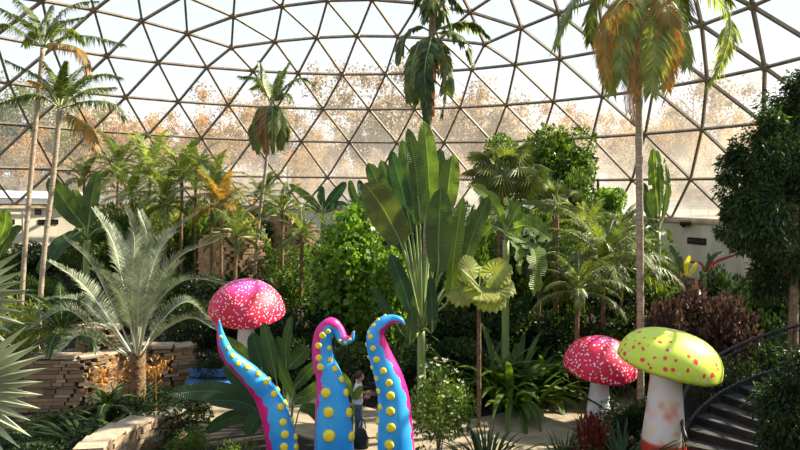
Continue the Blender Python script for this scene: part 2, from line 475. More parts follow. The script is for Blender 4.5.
def fan_into(mb, c, ax, nor, r, n=22, spread=250, join=.55, fold=.05, droop=.1, seed=0, m=1, tip=1.0):
    """palmate leaf: blades radiating from c about the axis ax, facing nor"""
    rng = random.Random(seed); ax = nrm(ax); nor = nrm(np.asarray(nor, float) - ax * np.dot(nor, ax)); sd2 = np.cross(nor, ax)
    st = math.radians(spread) / n
    for i in range(n):
        a = -math.radians(spread) / 2 + (i + .5) * st
        R = r * (1 - .18 * abs(a / PI)) * rng.uniform(.95, 1.05)
        d = lambda x: ax * math.cos(x) + sd2 * math.sin(x)
        e1 = c + d(a - st / 2) * R * join - nor * fold * R * .6 - UP * droop * R * .25
        e2 = c + d(a + st / 2) * R * join - nor * fold * R * .6 - UP * droop * R * .25
        mid = c + d(a) * R * join + nor * fold * R * .6 - UP * droop * R * .25
        tp = c + d(a) * R * tip - UP * droop * R
        mb.add([c, e1, mid, e2, tp], [(0, 1, 2), (0, 2, 3), (1, 4, 2), (2, 4, 3)], m)

def bush_mesh(name, m, n=1500, size=.12, rx=1.0, rz=1.0, seed=0, clumps=14, asp=.45, up=.3, hollow=.45, mats=None, droop=0.0, zc=1.0):
    """leaves of a shrub, as overlapping rounded sprays; unit shrub: radius rx, from z=0 to 2*rz"""
    rg = np.random.default_rng(seed); mb = MB()
    cs = []
    for i in range(clumps):
        a = rg.uniform(0, 2 * PI); rr = rg.uniform(0, .72) ** .6; z = rg.uniform(-.75, .85)
        k = math.sqrt(max(.1, 1 - z * z * .8))
        cs.append((rx * rr * k * math.cos(a), rx * rr * k * math.sin(a), rz * zc + rz * z * .75, rg.uniform(.28, .5)))
    for i in range(n):
        c = cs[i % clumps]; d = nrm(rg.normal(size=3)); R = c[3] * rg.uniform(hollow, 1) ** .5
        p = np.array([c[0] + d[0] * R * rx, c[1] + d[1] * R * rx, max(.03, c[2] + d[2] * R * rz)])
        D = nrm(d * .8 + rg.normal(size=3) * .6 + UP * (up - droop)); nn = nrm(np.cross(D, rg.normal(size=3)) * .7 + d * .5 + UP * .3)
        S = nrm(np.cross(D, nn)); s = size * rg.uniform(.6, 1.25)
        t = p + D * s; md = p + D * s * .45; w_ = S * s * asp * .5
        mb.add([p, md + w_, t - UP * s * .12, md - w_], [(0, 1, 2, 3)], 0)
    return mb.mesh(name, [m])

def stems_mesh(name, m, rx=1.0, rz=1.0, n=6, seed=0, r=.03):
    rg = random.Random(seed); mb = MB()
    for i in range(n):
        a = rg.uniform(0, 2 * PI); q = rg.uniform(.25, .75) * rx
        tube(mb, spline([(0.05 * math.cos(a), .05 * math.sin(a), 0), (q * .4 * math.cos(a), q * .4 * math.sin(a), rz * .6), (q * math.cos(a), q * math.sin(a), rz * rg.uniform(1.1, 1.6))], 6), [r, r * .4], k=5)
    return mb.mesh(name, [m])

def strap_into(mb, az, e0, droop, L, w, seed=0, m=0, base=(0, 0, 0)):
    P = spline(arc_pts(az, e0, droop, L, base, n=6), 8); T = tangents(P)
    S = np.array([-math.sin(math.radians(az)), math.cos(math.radians(az)), 0]); vs = []
    for i in range(8):
        q = i / 7; ww = w * .5 * (math.sin(PI * (q * .9 + .1)) ** .6 if q < 1 else .03)
        U = np.cross(S, T[i])
        vs += [P[i] - S * ww, P[i] - U * ww * .25, P[i] + S * ww]
    fs = [(i * 3 + k, i * 3 + k + 1, i * 3 + k + 4, i * 3 + k + 3) for i in range(7) for k in (0, 1)]
    mb.add(vs, fs, m)

def strap_mesh(name, m, n=60, L=1.0, w=.06, seed=0, e=(35, 85), droop=(40, 110), r0=.15):
    rg = random.Random(seed); mb = MB()
    for i in range(n):
        a = rg.uniform(0, 360); q = rg.uniform(0, r0)
        strap_into(mb, a, rg.uniform(*e), rg.uniform(*droop), L * rg.uniform(.65, 1.1), w * rg.uniform(.7, 1.2), base=(q * math.cos(math.radians(a)), q * math.sin(math.radians(a)), 0))
    return mb.mesh(name, [m])

def dup(root, loc, rz=0.0, sc=1.0, label=None, group=None):
    """a copy of a thing with copies of its parts and sub-parts"""
    r = root.copy(); COL.objects.link(r); r.location = loc; r.rotation_euler = (0, 0, rz)
    r.scale = (sc, sc, sc) if np.isscalar(sc) else sc
    if label: r['label'] = label
    if group: r['group'] = group
    for ch in [o for o in KIDS.get(root.name, [])]:
        c = ch.copy(); COL.objects.link(c); c.parent = r
        for g in KIDS.get(ch.name, []):
            d = g.copy(); COL.objects.link(d); d.parent = c
    return r
KIDS = {}
def keep(root):
    KIDS[root.name] = [o for o in COL.objects if o.parent == root]
    return root

# ------------------------------------------------------------------ stone walls
def stone_wall(name, label, pts, h, th, seed=0, cap=True, z0=None, group=None):
    """dry-laid ledgestone wall following pts (x, y); h: list of heights"""
    rg = random.Random(seed); P = spline([(p[0], p[1], 0) for p in pts], 60); T = tangents(P)
    Ls = np.cumsum([0] + [np.linalg.norm(P[i + 1] - P[i]) for i in range(59)]); tot = Ls[-1]
    base = P[0].copy(); base[2] = H(P[0][0], P[0][1]) if z0 is None else z0
    def at(s):
        i = min(58, max(0, int(np.searchsorted(Ls, s)) - 1)); f = (s - Ls[i]) / max(1e-6, Ls[i + 1] - Ls[i])
        return P[i] + (P[i + 1] - P[i]) * f, nrm(T[i])
    root = thing(name, label, 'wall', tuple(base), 0, group)
    mb = MB(); cp = MB()
    hh = lambda s: np.interp(s / tot, np.linspace(0, 1, len(h)), h)
    for side in (-1, 1):
        z = -.25
        while z < max(h):
            ch = rg.uniform(.06, .13); s = rg.uniform(-.2, 0)
            while s < tot:
                l = rg.uniform(.15, .5); c, t = at(min(tot, max(0, s + l / 2)))
                if z + ch <= hh(s + l / 2) + .03:
                    sd_ = np.cross(t, UP)
                    box(mb, c + sd_ * side * (th / 4 + rg.uniform(-.012, .03)) + np.array([0, 0, base[2] + z + ch / 2]) - base,
                        (l - .015, th / 2 + rg.uniform(0, .03), ch - .012), ax=(nrm(t + sd_ * rg.uniform(-.04, .04)), sd_, UP))
                s += l
            z += ch
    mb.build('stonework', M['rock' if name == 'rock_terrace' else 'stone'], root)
    if cap:
        s = 0
        while s < tot:
            l = rg.uniform(.3, .6); c, t = at(min(tot, s + l / 2)); sd_ = np.cross(t, UP)
            box(cp, c + np.array([0, 0, base[2] + hh(s + l / 2) + .035]) - base, (l - .012, th + .05 + rg.uniform(-.05, .05), rg.uniform(.04, .07)), ax=(t, sd_, nrm(UP + rg.uniform(-.02, .02) * t)))
            s += l
        cp.build('coping', M['stone_cap'], root)
    return root
m, t, b = newmat('ledgestone')
g = t.nodes.new('ShaderNodeNewGeometry')
c = ramp(t, [(0, (.12, .08, .05)), (.4, (.22, .15, .095)), (.75, (.30, .20, .12)), (1, (.36, .29, .21))], g.outputs['Random Per Island'])
b.inputs['Roughness'].default_value = .9
nn = t.nodes.new('ShaderNodeTexNoise'); nn.inputs['Scale'].default_value = 14; nn.inputs['Detail'].default_value = 6
bp = t.nodes.new('ShaderNodeBump'); bp.inputs['Strength'].default_value = .6; bp.inputs['Distance'].default_value = .03
t.links.new(nn.outputs[0], bp.inputs['Height']); t.links.new(bp.outputs[0], b.inputs['Normal'])
t.links.new(c, b.inputs['Base Color'])
M['stone'] = m
M['rock'] = mat('orange_rock', (.36, .20, .10), (.62, .44, .27), scale=2.5, rough=.95, bump=.8, detail=8)  # orange limestone, its colour lightened for a sunlit look
M['stone_cap'] = mat('coping_stone', (.30, .22, .15), (.46, .37, .27), scale=5, rough=.9, bump=.4)
stone_wall('stone_wall', 'low curved stone retaining wall left of the silvery palm with a sunlit top', [gp(-20, 15.2)[:2], gp(40, 15.4)[:2], gp(88, 15.6)[:2], gp(120, 16.4)[:2]], [1.28, 1.3, 1.28, 1.2], .42, 3)
stone_wall('stone_wall', 'stone wall behind the base of the silvery palm', [gp(132, 17.4)[:2], gp(160, 17.2)[:2], gp(190, 17.5)[:2]], [1.15, 1.15, 1.1], .45, 4)
stone_wall('stone_wall', 'curved stone wall in the bottom left foreground with broad flat capstones', [gp(88, 10.6)[:2], gp(105, 11.4)[:2], gp(135, 12.4)[:2], gp(176, 13.4)[:2]], [1.03, .93, .82, .72], .45, 5, z0=0)
stone_wall('stone_wall', 'small stone terrace step between the grey palm and the stone wall behind it', [gp(86, 19)[:2], gp(100, 18.6)[:2], gp(112, 18.8)[:2]], [1.3, 1.3, 1.3], .5, 6)
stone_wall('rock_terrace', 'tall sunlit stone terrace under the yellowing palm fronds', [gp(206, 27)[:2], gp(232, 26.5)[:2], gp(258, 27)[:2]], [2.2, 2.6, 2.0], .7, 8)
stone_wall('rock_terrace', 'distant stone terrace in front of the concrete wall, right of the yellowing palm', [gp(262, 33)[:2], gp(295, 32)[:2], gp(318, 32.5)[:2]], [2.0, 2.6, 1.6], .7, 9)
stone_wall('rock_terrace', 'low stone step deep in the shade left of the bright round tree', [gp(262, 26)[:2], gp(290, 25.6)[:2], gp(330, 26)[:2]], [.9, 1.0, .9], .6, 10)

# ------------------------------------------------------------------ sculptures
def polka(name, base, base2, dots, k, rad, top=None, extra=None):
    """painted colour with irregular dots"""
    m, t, b = newmat(name); b.inputs['Roughness'].default_value = .55
    tcn = t.nodes.new('ShaderNodeTexCoord')
    n = t.nodes.new('ShaderNodeTexNoise'); n.inputs['Scale'].default_value = 2.5; n.inputs['Detail'].default_value = 3; t.links.new(tcn.outputs['Object'], n.inputs['Vector'])
    c = ramp(t, [(.35, base), (.65, base2)], n.outputs[0])
    if top:
        g = t.nodes.new('ShaderNodeSeparateXYZ'); t.links.new(tcn.outputs['Object'], g.inputs[0])
        ad = t.nodes.new('ShaderNodeMath'); ad.operation = 'MULTIPLY_ADD'; ad.inputs[1].default_value = .35; t.links.new(n.outputs[0], ad.inputs[0]); t.links.new(g.outputs['Z'], ad.inputs[2])
        mk = ramp(t, [(top[0], (0, 0, 0)), (top[1], (1, 1, 1))], ad.outputs[0])
        mx = t.nodes.new('ShaderNodeMixRGB'); t.links.new(mk, mx.inputs[0]); t.links.new(c, mx.inputs[1]); mx.inputs[2].default_value = (*top[2], 1); c = mx.outputs[0]
    for (sc, r, col, sd_) in dots:
        n2 = t.nodes.new('ShaderNodeTexNoise'); n2.inputs['Scale'].default_value = 6; t.links.new(tcn.outputs['Object'], n2.inputs['Vector'])
        av = t.nodes.new('ShaderNodeVectorMath'); av.operation = 'MULTIPLY_ADD'; av.inputs[1].default_value = (.09, .09, .09); t.links.new(n2.outputs['Color'], av.inputs[0])
        ao = t.nodes.new('ShaderNodeVectorMath'); ao.inputs[1].default_value = (sd_, sd_ * 2, 0); t.links.new(tcn.outputs['Object'], ao.inputs[0]); t.links.new(ao.outputs[0], av.inputs[2])
        v = t.nodes.new('ShaderNodeTexVoronoi'); v.inputs['Scale'].default_value = sc; v.inputs['Randomness'].default_value = .85; t.links.new(av.outputs[0], v.inputs['Vector'])
        mk = ramp(t, [(r, (1, 1, 1)), (r + .04, (0, 0, 0))], v.outputs['Distance'])
        mx = t.nodes.new('ShaderNodeMixRGB'); t.links.new(mk, mx.inputs[0]); t.links.new(c, mx.inputs[1]); mx.inputs[2].default_value = (*col, 1); c = mx.outputs[0]
    t.links.new(c, b.inputs['Base Color']); return m
M['cap_red'] = polka('red_cap', (.62, .003, .03), (.72, .008, .08), [(13, .28, (.93, .72, .80), 0)], 9, .2, top=(.85, 1.15, (.78, .05, .30)))
M['cap_lime'] = polka('lime_cap', (.56, .70, .05), (.66, .80, .09), [(4.2, .20, (.80, .045, .06), 0), (6.2, .20, (.72, .03, .05), 4), (4.4, .17, (.66, .66, .60), 7)], 3, .2)
M['cap_under'] = mat('cap_underside', (.45, .015, .03), (.62, .03, .05), rough=.5)
m, t, b = newmat('mushroom_stem'); b.inputs['Roughness'].default_value = .5
tcn = t.nodes.new('ShaderNodeTexCoord'); n = t.nodes.new('ShaderNodeTexNoise'); n.inputs['Scale'].default_value = 2.0; n.inputs['Detail'].default_value = 2
t.links.new(tcn.outputs['Object'], n.inputs['Vector'])
c = ramp(t, [(.35, (.74, .30, .26)), (.45, (.80, .66, .58)), (.55, (.76, .74, .82)), (.66, (.82, .70, .46))], n.outputs[0])
g = t.nodes.new('ShaderNodeSeparateXYZ'); t.links.new(tcn.outputs['Object'], g.inputs[0])
mk = ramp(t, [(.68, (1, 1, 1)), (.74, (0, 0, 0))], g.outputs['Z'])
mx = t.nodes.new('ShaderNodeMixRGB'); t.links.new(mk, mx.inputs[0]); t.links.new(c, mx.inputs[1]); mx.inputs[2].default_value = (.62, .05, .03, 1)
t.links.new(mx.outputs[0], b.inputs['Base Color']); M['stem_pastel'] = m
M['stem_white'] = mat('stem_white', (.66, .64, .72), (.82, .80, .84), scale=3, rough=.5)

def mushroom(label, loc, r, hc, hcap, sr, capm, stemm, tilt=(0, 0), seed=0, sy=1.0, cex=1.0):
    root = thing('mushroom_sculpture', label, 'sculpture', loc, YAW)
    mb = MB(); h0 = hc
    prof = [(sr * 1.45, 0), (sr * 1.4, h0 * .06), (sr * 1.22, h0 * .25), (sr, h0 * .6), (sr * .86, h0 * .85), (sr * .85, h0 + .05), (sr * .7, h0 + .12)]
    lathe(mb, prof, 28); mb.build('stem', stemm, root, smooth=True)
    cap = []
    for i in range(17):
        a = i / 16 * PI / 2 * 1.0
        cap.append((r * math.cos(a) ** cex if i < 16 else .01, hcap * math.sin(a)))
    rim = [(r * .55, -.02 * r), (r * .80, -.10 * r), (r * .95, -.085 * r), (r * 1.0, -.03 * r)]
    wob = lambda a, z: 1 + .012 * math.sin(3 * a + seed) + .008 * math.sin(5 * a + 1)
    mb = MB(); lathe(mb, rim[2:] + cap, 48, wob=wob)
    o = mb.build('cap', capm, root, smooth=True); o.location = (.06 if cex == .78 else 0, 0, h0); o.rotation_euler = (math.radians(tilt[0]), math.radians(tilt[1]), 0); o.scale = (1, sy, 1)
    mb = MB(); lathe(mb, [(sr * .7, .06 * r), (r * .5, -.0 * r), (r * .80, -.085 * r), (r * .94, -.09 * r), (r * .955, -.06 * r)], 48, wob=wob)
    o2 = mb.build('cap_underside', M['cap_under'], root, smooth=True); o2.location = o.location; o2.rotation_euler = o.rotation_euler; o2.scale = o.scale
    return root
def mz(v, d, u): return W(u, v, d)[2]
p = G(662, 12.4); hc = mz(363, 12.4, 670) - p[2]
mushroom('giant yellow green mushroom sculpture with red spots on a pastel stem', tuple(p), 50 * 12.4 / F, hc, 34 * 12.4 / F, 17.5 * 12.4 / F, M['cap_lime'], M['stem_pastel'], tilt=(3, 10), sy=.9, cex=.78)
p = G(598, 15.0); hc = mz(367, 15, 598) - p[2]
mushroom('giant red mushroom sculpture with white dots beside the yellow green one', tuple(p), 35.5 * 15 / F, hc, 32 * 15 / F, 9.5 * 15 / F, M['cap_red'], M['stem_white'], tilt=(8, 3), cex=1.05)
p = G(246, 17.5); hc = mz(311, 17.5, 246) - p[2]
mushroom('giant red mushroom sculpture with white dots behind the leftmost tentacle', tuple(p), 37.5 * 17.5 / F, hc, 33 * 17.5 / F, 9 * 17.5 / F, M['cap_red'], M['stem_white'], tilt=(11, 2), cex=1.12)

M['tent_blue'] = mat('tentacle_blue', (.02, .29, .80), (.06, .45, .93), scale=1.5, rough=.38)
M['tent_pink'] = mat('tentacle_magenta', (.60, .01, .20), (.72, .025, .28), scale=3, rough=.4)
M['sucker'] = mat('sucker_yellow', (.92, .66, .03), (.98, .78, .07), scale=6, rough=.45)
def tentacle(label, pts, d, rpx, pink, suck, base_v, pw=.30, seed=0):
    """pts: axis (u, v, depth offset, radius px) from the tip down; pink: image-side direction of the magenta back strip"""
    loc = G(base_v[0], d); root = thing('tentacle_sculpture', label, 'sculpture', tuple(loc))
    n = 150
    A = spline([W(u, v, d + dd) - loc for u, v, dd, r in pts], n)
    T = tangents(A)
    Lq = np.cumsum([0] + [np.linalg.norm(A[i + 1] - A[i]) for i in range(n - 1)]); Lq /= Lq[-1]
    raw = [W(u, v, d + dd) - loc for u, v, dd, r in pts]; Lr = np.cumsum([0] + [np.linalg.norm(raw[i + 1] - raw[i]) for i in range(len(raw) - 1)]); Lr /= Lr[-1]
    R = np.interp(Lq, Lr, [r * d / F for *_, r in pts])
    back = nrm(W(400, 225, 10) - W(400, 225, 9))          # away from the viewpoint side
    K = 56; V = []; fs = []; ms = []; frames = []
    for i in range(n):
        # side vector: perpendicular to the axis, in the bending plane
        N0 = nrm(np.cross(T[i], back)); B0 = nrm(np.cross(N0, T[i]))
        frames.append((N0, B0))
        for j in range(K):
            a = 2 * PI * j / K
            V.append(A[i] + R[i] * (N0 * math.cos(a) + B0 * math.sin(a)))
    for i in range(n - 1):
        ph = pink[1] * math.pi / 180; cov = np.interp(i / n, np.linspace(0, 1, len(pink[2])), pink[2])
        for j in range(K):
            a = 2 * PI * (j + .5) / K
            dlt = abs((a - ph + PI) % (2 * PI) - PI)
            ms.append(1 if dlt < math.radians(cov) * (1 + .10 * math.sin(i * .55 + (a > ph) * 2)) else 0)
            fs.append((i * K + j, i * K + (j + 1) % K, (i + 1) * K + (j + 1) % K, (i + 1) * K + j))
    mb = MB(); 
    mb.add(V, []); 
    for q, k in zip(fs, ms): mb.f.append(q); mb.m.append(k)
    mb.f.append(tuple(range(K - 1, -1, -1))); mb.m.append(0)
    mb.build('tentacle_body', [M['tent_blue'], M['tent_pink']], root, smooth=True)
    proto = MB(); lathe(proto, [(1.0, -.35), (1.0, .25), (.88, .45), (.6, .56), (.25, .6), (.01, .6)], 16)
    me = proto.mesh('sucker', [M['sucker']], True)
    from mathutils import Quaternion
    for (u, v, rp) in suck:
        # nearest point of the front surface seen at this pixel
        best = None
        for i in range(1, n):
            for j in range(0, K):
                q = V[i * K + j]; nr = nrm(q - A[i])
                c = q + loc - CAM
                if np.dot(nr, c) > .25 * np.linalg.norm(c): continue
                z = c @ FW; uu = 400 + F * (c @ RT) / z; vv = 225 + F * (c @ DN) / z
                e_ = (uu - u) ** 2 + (vv - v) ** 2
                if best is None or e_ < best[0]: best = (e_, q, nr)
        o = link('sucker', me, root); rr = rp * 1.1 * d / F
        o.location = tuple(best[1]); o.scale = (rr, rr, rr)
        o.rotation_euler = Vector(best[2]).to_track_quat('Z', 'Y').to_euler()
    return root
c3 = lambda L, ox, oy, k: [(x / k + ox, y / k + oy, r) for x, y, r in L]
tentacle('blue tentacle sculpture leaning left to a thin tip, leftmost of three',
    [(219, 320, -.5, .8), (220, 331, -.45, 3), (223, 344, -.4, 5.5), (229, 356, -.3, 7), (240, 366, -.2, 8.5), (253, 378, -.1, 10.5), (265, 393, 0, 12), (273, 410, 0, 13.5), (279, 430, 0, 14.5), (283, 455, 0, 16), (284, 500, 0, 19)],
    11.5, 0, (1, 205, [42, 50, 34, 62, 34, 58, 30]), c3([(62, 112, 1.5), (84, 143, 2), (97, 165, 2.2), (115, 190, 2.4), (143, 200, 2.8), (173, 220, 2.8), (199, 248, 3), (222, 283, 3.2), (243, 323, 3.3), (250, 365, 3.4), (252, 403, 3.6), (252, 440, 3.6), (215, 232, 2.2), (245, 262, 2.6), (267, 305, 3), (282, 362, 3), (285, 410, 3), (286, 440, 3)], 200, 300, 3), (283, 500))
tentacle('blue tentacle sculpture with a pink hooked tip curling right, middle of three',
    [(354, 331, -.1, .8), (351, 339, -.1, 3), (343, 339, -.05, 5.5), (338, 330, 0, 6), (331, 325, 0, 7.5), (324, 333, 0, 9), (322, 347, 0, 10), (324, 362, 0, 11), (329, 377, 0, 13), (332, 397, 0, 16), (333, 420, 0, 18), (334, 450, 0, 20), (335, 500, 0, 24)],
    11.5, 0, (1, 180, [62, 80, 85, 64, 34, 24, 20, 20]), c3([(367, 107, 3), (357, 138, 3), (356, 175, 3), (362, 203, 3.2), (378, 278, 4.4), (386, 335, 4.6), (388, 407, 5.4), (385, 93, 2.2), (387, 145, 2.4), (392, 180, 2.4), (405, 208, 3), (423, 238, 3.2), (437, 280, 3.6), (446, 340, 4.4), (452, 407, 4.4), (398, 110, 1.8), (418, 122, 1.8), (437, 128, 1.6), (450, 118, 1.4)], 200, 300, 3), (335, 500))
tentacle('blue tentacle sculpture with a hooked tip and magenta inner edge, rightmost of three',
    [(405, 325, -.05, .8), (400, 320, -.05, 3), (392, 319, 0, 4.5), (383, 323, 0, 6.5), (376, 333, 0, 8.5), (377, 346, 0, 10.5), (382, 360, 0, 12), (388, 376, 0, 14), (393, 395, 0, 15.5), (395, 420, 0, 17), (396, 450, 0, 18.5), (397, 500, 0, 22)],
    11.5, 0, (1, 10, [80, 80, 62, 45, 38, 36, 34]), c3([(553, 45, 1.5), (536, 58, 1.8), (519, 76, 2), (513, 108, 2.4), (520, 142, 2.6), (530, 178, 3), (550, 213, 3), (567, 248, 3.2), (573, 287, 3.8), (573, 333, 4), (575, 382, 4.2), (570, 432, 4.4), (505, 97, 1.6), (497, 135, 2), (503, 172, 2), (517, 202, 2.2), (529, 237, 2.4), (537, 272, 2.8), (540, 320, 3), (535, 365, 3.2), (527, 410, 3.2)], 200, 300, 3), (397, 500))

# ------------------------------------------------------------------ staircase
M['iron'] = mat('dark_iron', (.018, .018, .02), (.04, .04, .042), rough=.5, metal=.3)
M['tread'] = mat('stair_tread', (.04, .04, .036), (.065, .06, .055), scale=4, rough=.9)  # colour darkened in place of the tree's shadow on the stairs
sc_c = CAM + RT * 8.1 + FW * 0 ; fh = nrm((FW[0], FW[1], 0)); rh = nrm((RT[0], RT[1], 0))
sc_c = np.array([CAM[0], CAM[1], 0]) + rh * 8.1 + fh * 11.0
root = thing('staircase', 'dark curved staircase with grey treads at the right edge', 'staircase', tuple(sc_c), YAW)
def sp_(a, r, z): return np.array([r * math.cos(math.radians(a)), r * math.sin(math.radians(a)), z])
NS = 22
for i in range(NS):
    a0 = 168 - 9.6 * i; z = .17 * (i + 1); mb = MB()
    vs = []
    for zz in (z - .05, z):
        for r in (1.0, 2.66):
            for k in range(4): vs.append(sp_(a0 - k * 10.6 / 3, r, zz))
    fs = [(0, 1, 5, 4), (1, 2, 6, 5), (2, 3, 7, 6), (8, 12, 13, 9), (9, 13, 14, 10), (10, 14, 15, 11),
          (0, 8, 9, 1), (1, 9, 10, 2), (2, 10, 11, 3), (4, 5, 13, 12), (5, 6, 14, 13), (6, 7, 15, 14), (0, 4, 12, 8), (3, 11, 15, 7)]
    mb.add(vs, fs); mb.build('tread', M['tread'], root)
mb = MB(); 
for i in range(NS):                                     # closed risers
    a0 = 168 - 9.6 * i; z = .17 * (i + 1)
    A, B = sp_(a0, 1.0, z - .11), sp_(a0, 2.66, z - .11)
    box(mb, (A + B) / 2, (1.66, .02, .17), ax=(nrm(B - A), np.cross(UP, nrm(B - A)), UP))
mb.build('risers', M['iron'], root)
for r, nm in ((2.70, 'outer_stringer'), (.97, 'inner_stringer')):
    mb = MB(); vs = []; n_ = 60
    for i in range(n_):
        a = 172 - i * (9.6 * NS + 6) / (n_ - 1); z = .17 * (168 - a) / 9.6 + .1
        for rr, zz in ((r - .03, max(0, z - .2)), (r - .03, z + .14), (r + .03, z + .14), (r + .03, max(0, z - .2))): vs.append(sp_(a, rr, zz))
    mb.add(vs, [(i * 4 + k, i * 4 + 4 + k, i * 4 + 4 + (k + 1) % 4, i * 4 + (k + 1) % 4) for i in range(n_ - 1) for k in range(4)])
    mb.build(nm, M['iron'], root)
mb = MB(); hl = [sp_(172 - i * (9.6 * NS + 4) / 70, 2.72, max(.95, .17 * (168 - (172 - i * (9.6 * NS + 4) / 70)) / 9.6 + 1.08)) for i in range(71)]
tube(mb, hl, .035, k=8); mb.build('handrail', M['rail'] if 'rail' in M else M['iron'], root, smooth=True)
mb = MB(); tube(mb, [q - np.array([0, 0, .12]) for q in hl], .014, k=5); mb.build('lower_rail', M['iron'], root)
bm_ = MB(); tube(bm_, [(0, 0, 0), (0, 0, 1)], .011, k=5); bme = bm_.mesh('baluster', [M['iron']])
for i in range(78):
    a = 170 - i * 2.6; z = .17 * (168 - a) / 9.6 + .2
    o = link('baluster', bme, root); o.location = tuple(sp_(a, 2.71, z)); o.scale = (1, 1, .84)

# ------------------------------------------------------------------ hero palms (each frond a part)
def hero_palm(name, label, loc, trunk, tr, fronds, leafm='palm', tm='trunk_pale', **kw):
    """trunk and fronds as world point lists"""
    loc = np.array(loc); root = thing(name, label, 'palm', tuple(loc))
    mb = MB(); P = spline([np.array(p) - loc for p in trunk], 40)
    rr = [tr * (1.35 if i == 0 else 1.0) * (1.05 if i % 2 else .93) for i in range(40)]
    tube(mb, P, rr, k=12); mb.build('trunk', M[tm], root, smooth=True)
    for k, f in enumerate(fronds):
        opt = dict(kw); nm = 'frond'; mt = leafm
        if isinstance(f, tuple) and isinstance(f[0], dict):
            opt.update(f[0]); f = f[1]; mt = opt.pop('mat', leafm); nm = opt.pop('nm', 'frond')
        mb = MB(); frond_into(mb, [np.array(p) - loc for p in f], seed=k + 11, **opt)
        mb.build(nm, [M['rachis'], M[mt]], root)
    return root
def fw(d, *pp):
    """frond through pixels (u, v, depth offset)"""
    return [W(u, v, d + dd) for u, v, dd in pp]
d = 20; g0 = G(18, d); g0[2] -= .1
hero_palm('feather_palm', 'tall slender palm with pale trunk and arching fronds, tallest at the left edge', g0,
    [g0, W(26, 235, d), W(36, 120, d), W(43, 48, d)], .075,
    [fw(d, (43, 46, 0), (28, 24, -.8), (-4, 6, -1.5)), fw(d, (43, 46, 0), (22, 33, .6), (8, 24, .9), (-5, 27, 1.1)), fw(d, (43, 46, 0), (32, 16, .3), (14, -3, .8)),
     fw(d, (44, 45, 0), (60, 14, .4), (78, 3, .8), (97, 1, 1.2)), fw(d, (44, 45, 0), (60, 24, -.8), (84, 17, -1.2)), fw(d, (44, 46, 0), (64, 38, -.3), (90, 36, -.6), (124, 44, -1)),
     ({'mat': 'palm_orange'}, fw(d, (44, 47, 0), (60, 44, -.8), (80, 50, -1.2), (91, 76, -1.4))), ({'mat': 'palm_lit'}, fw(d, (44, 46, 0), (58, 30, 1), (72, 30, 1.6), (84, 42, 2.2))),
     fw(d, (42, 46, 0), (36, 32, 1), (24, 44, 1.7)), fw(d, (43, 45, 0), (46, 24, 1.5), (52, 6, 2.2))],
    L=.48, n=70, w=.045, ang=38, hang=.95, vee=.1, rr=.022)
d = 18.5; g0 = G(36, d); g0[2] -= .1
hero_palm('feather_palm', 'shorter slender palm just right of the tallest palm at the left edge', g0,
    [g0, W(43, 265, d), W(54, 170, d), W(60, 106, d)], .075,
    [fw(d, (60, 108, 0), (34, 94, -.4), (-4, 104, -.8)), fw(d, (60, 107, 0), (40, 78, .3), (6, 60, .6)), fw(d, (60, 107, 0), (54, 80, .8), (44, 62, 1.2)),
     fw(d, (61, 107, 0), (82, 82, -.4), (104, 74, -.6), (121, 77, -.8)), fw(d, (61, 106, 0), (86, 90, .4), (114, 87, .8)), fw(d, (61, 108, 0), (92, 101, -.6), (114, 104, -.8), (125, 118, -.9)),
     ({'mat': 'palm_orange'}, fw(d, (61, 110, 0), (78, 120, -.6), (90, 130, -1), (98, 150, -1.2))), fw(d, (60, 106, 0), (62, 82, -.8), (66, 62, -1.3)),
     ({'mat': 'palm_orange'}, fw(d, (59, 108, 0), (44, 86, 1), (30, 80, 1.5))), fw(d, (60, 107, 0), (70, 80, 1), (84, 66, 1.8))],
    L=.46, n=70, w=.045, ang=38, hang=.95, vee=.1, rr=.022)
d = 26; g0 = G(254, d); g0[2] -= .1
hang_ = lambda u0, u1, v1, dd: fw(d, (270, 106, 0), (270 + (u1 - 270) * .7, 108, dd * .7), (u0, 124, dd), (u1, v1, dd))
hero_palm('feather_palm', 'thin-trunked palm with a shaggy skirt of hanging fronds left of centre', g0,
    [g0, W(257, 240, d), W(266, 165, d), W(271, 104, d)], .07,
    [fw(d, (271, 104, 0), (257, 80, -.3), (240, 76, -.5)), fw(d, (271, 104, 0), (264, 80, .3), (259, 62, .5)), fw(d, (271, 104, 0), (280, 80, -.2), (289, 63, -.3)),
     fw(d, (271, 104, 0), (288, 84, .3), (302, 78, .5), (313, 84, .6)), fw(d, (271, 104, 0), (284, 94, -.5), (291, 100, -.7)), fw(d, (271, 104, 0), (266, 84, .9), (252, 88, 1.4)), fw(d, (271, 104, 0), (277, 86, .9), (280, 72, 1.4)),
     ({'L': .4}, hang_(254, 254, 148, -.2)), ({'L': .4}, hang_(259, 258, 152, -.7)), ({'mat': 'dead', 'nm': 'dead_frond'}, hang_(265, 266, 150, -.9)), ({'L': .35}, hang_(272, 273, 152, -1)),
     ({'L': .4}, hang_(281, 282, 148, -.7)), ({'L': .4}, hang_(286, 286, 140, -.2)), ({'L': .4}, hang_(262, 262, 145, .6)), ({'L': .4}, hang_(278, 279, 148, .6))],
    L=.55, n=56, w=.07, ang=35, hang=.7, vee=.1, rr=.025)
d = 20; g0 = G(424, d); g0[2] -= .1
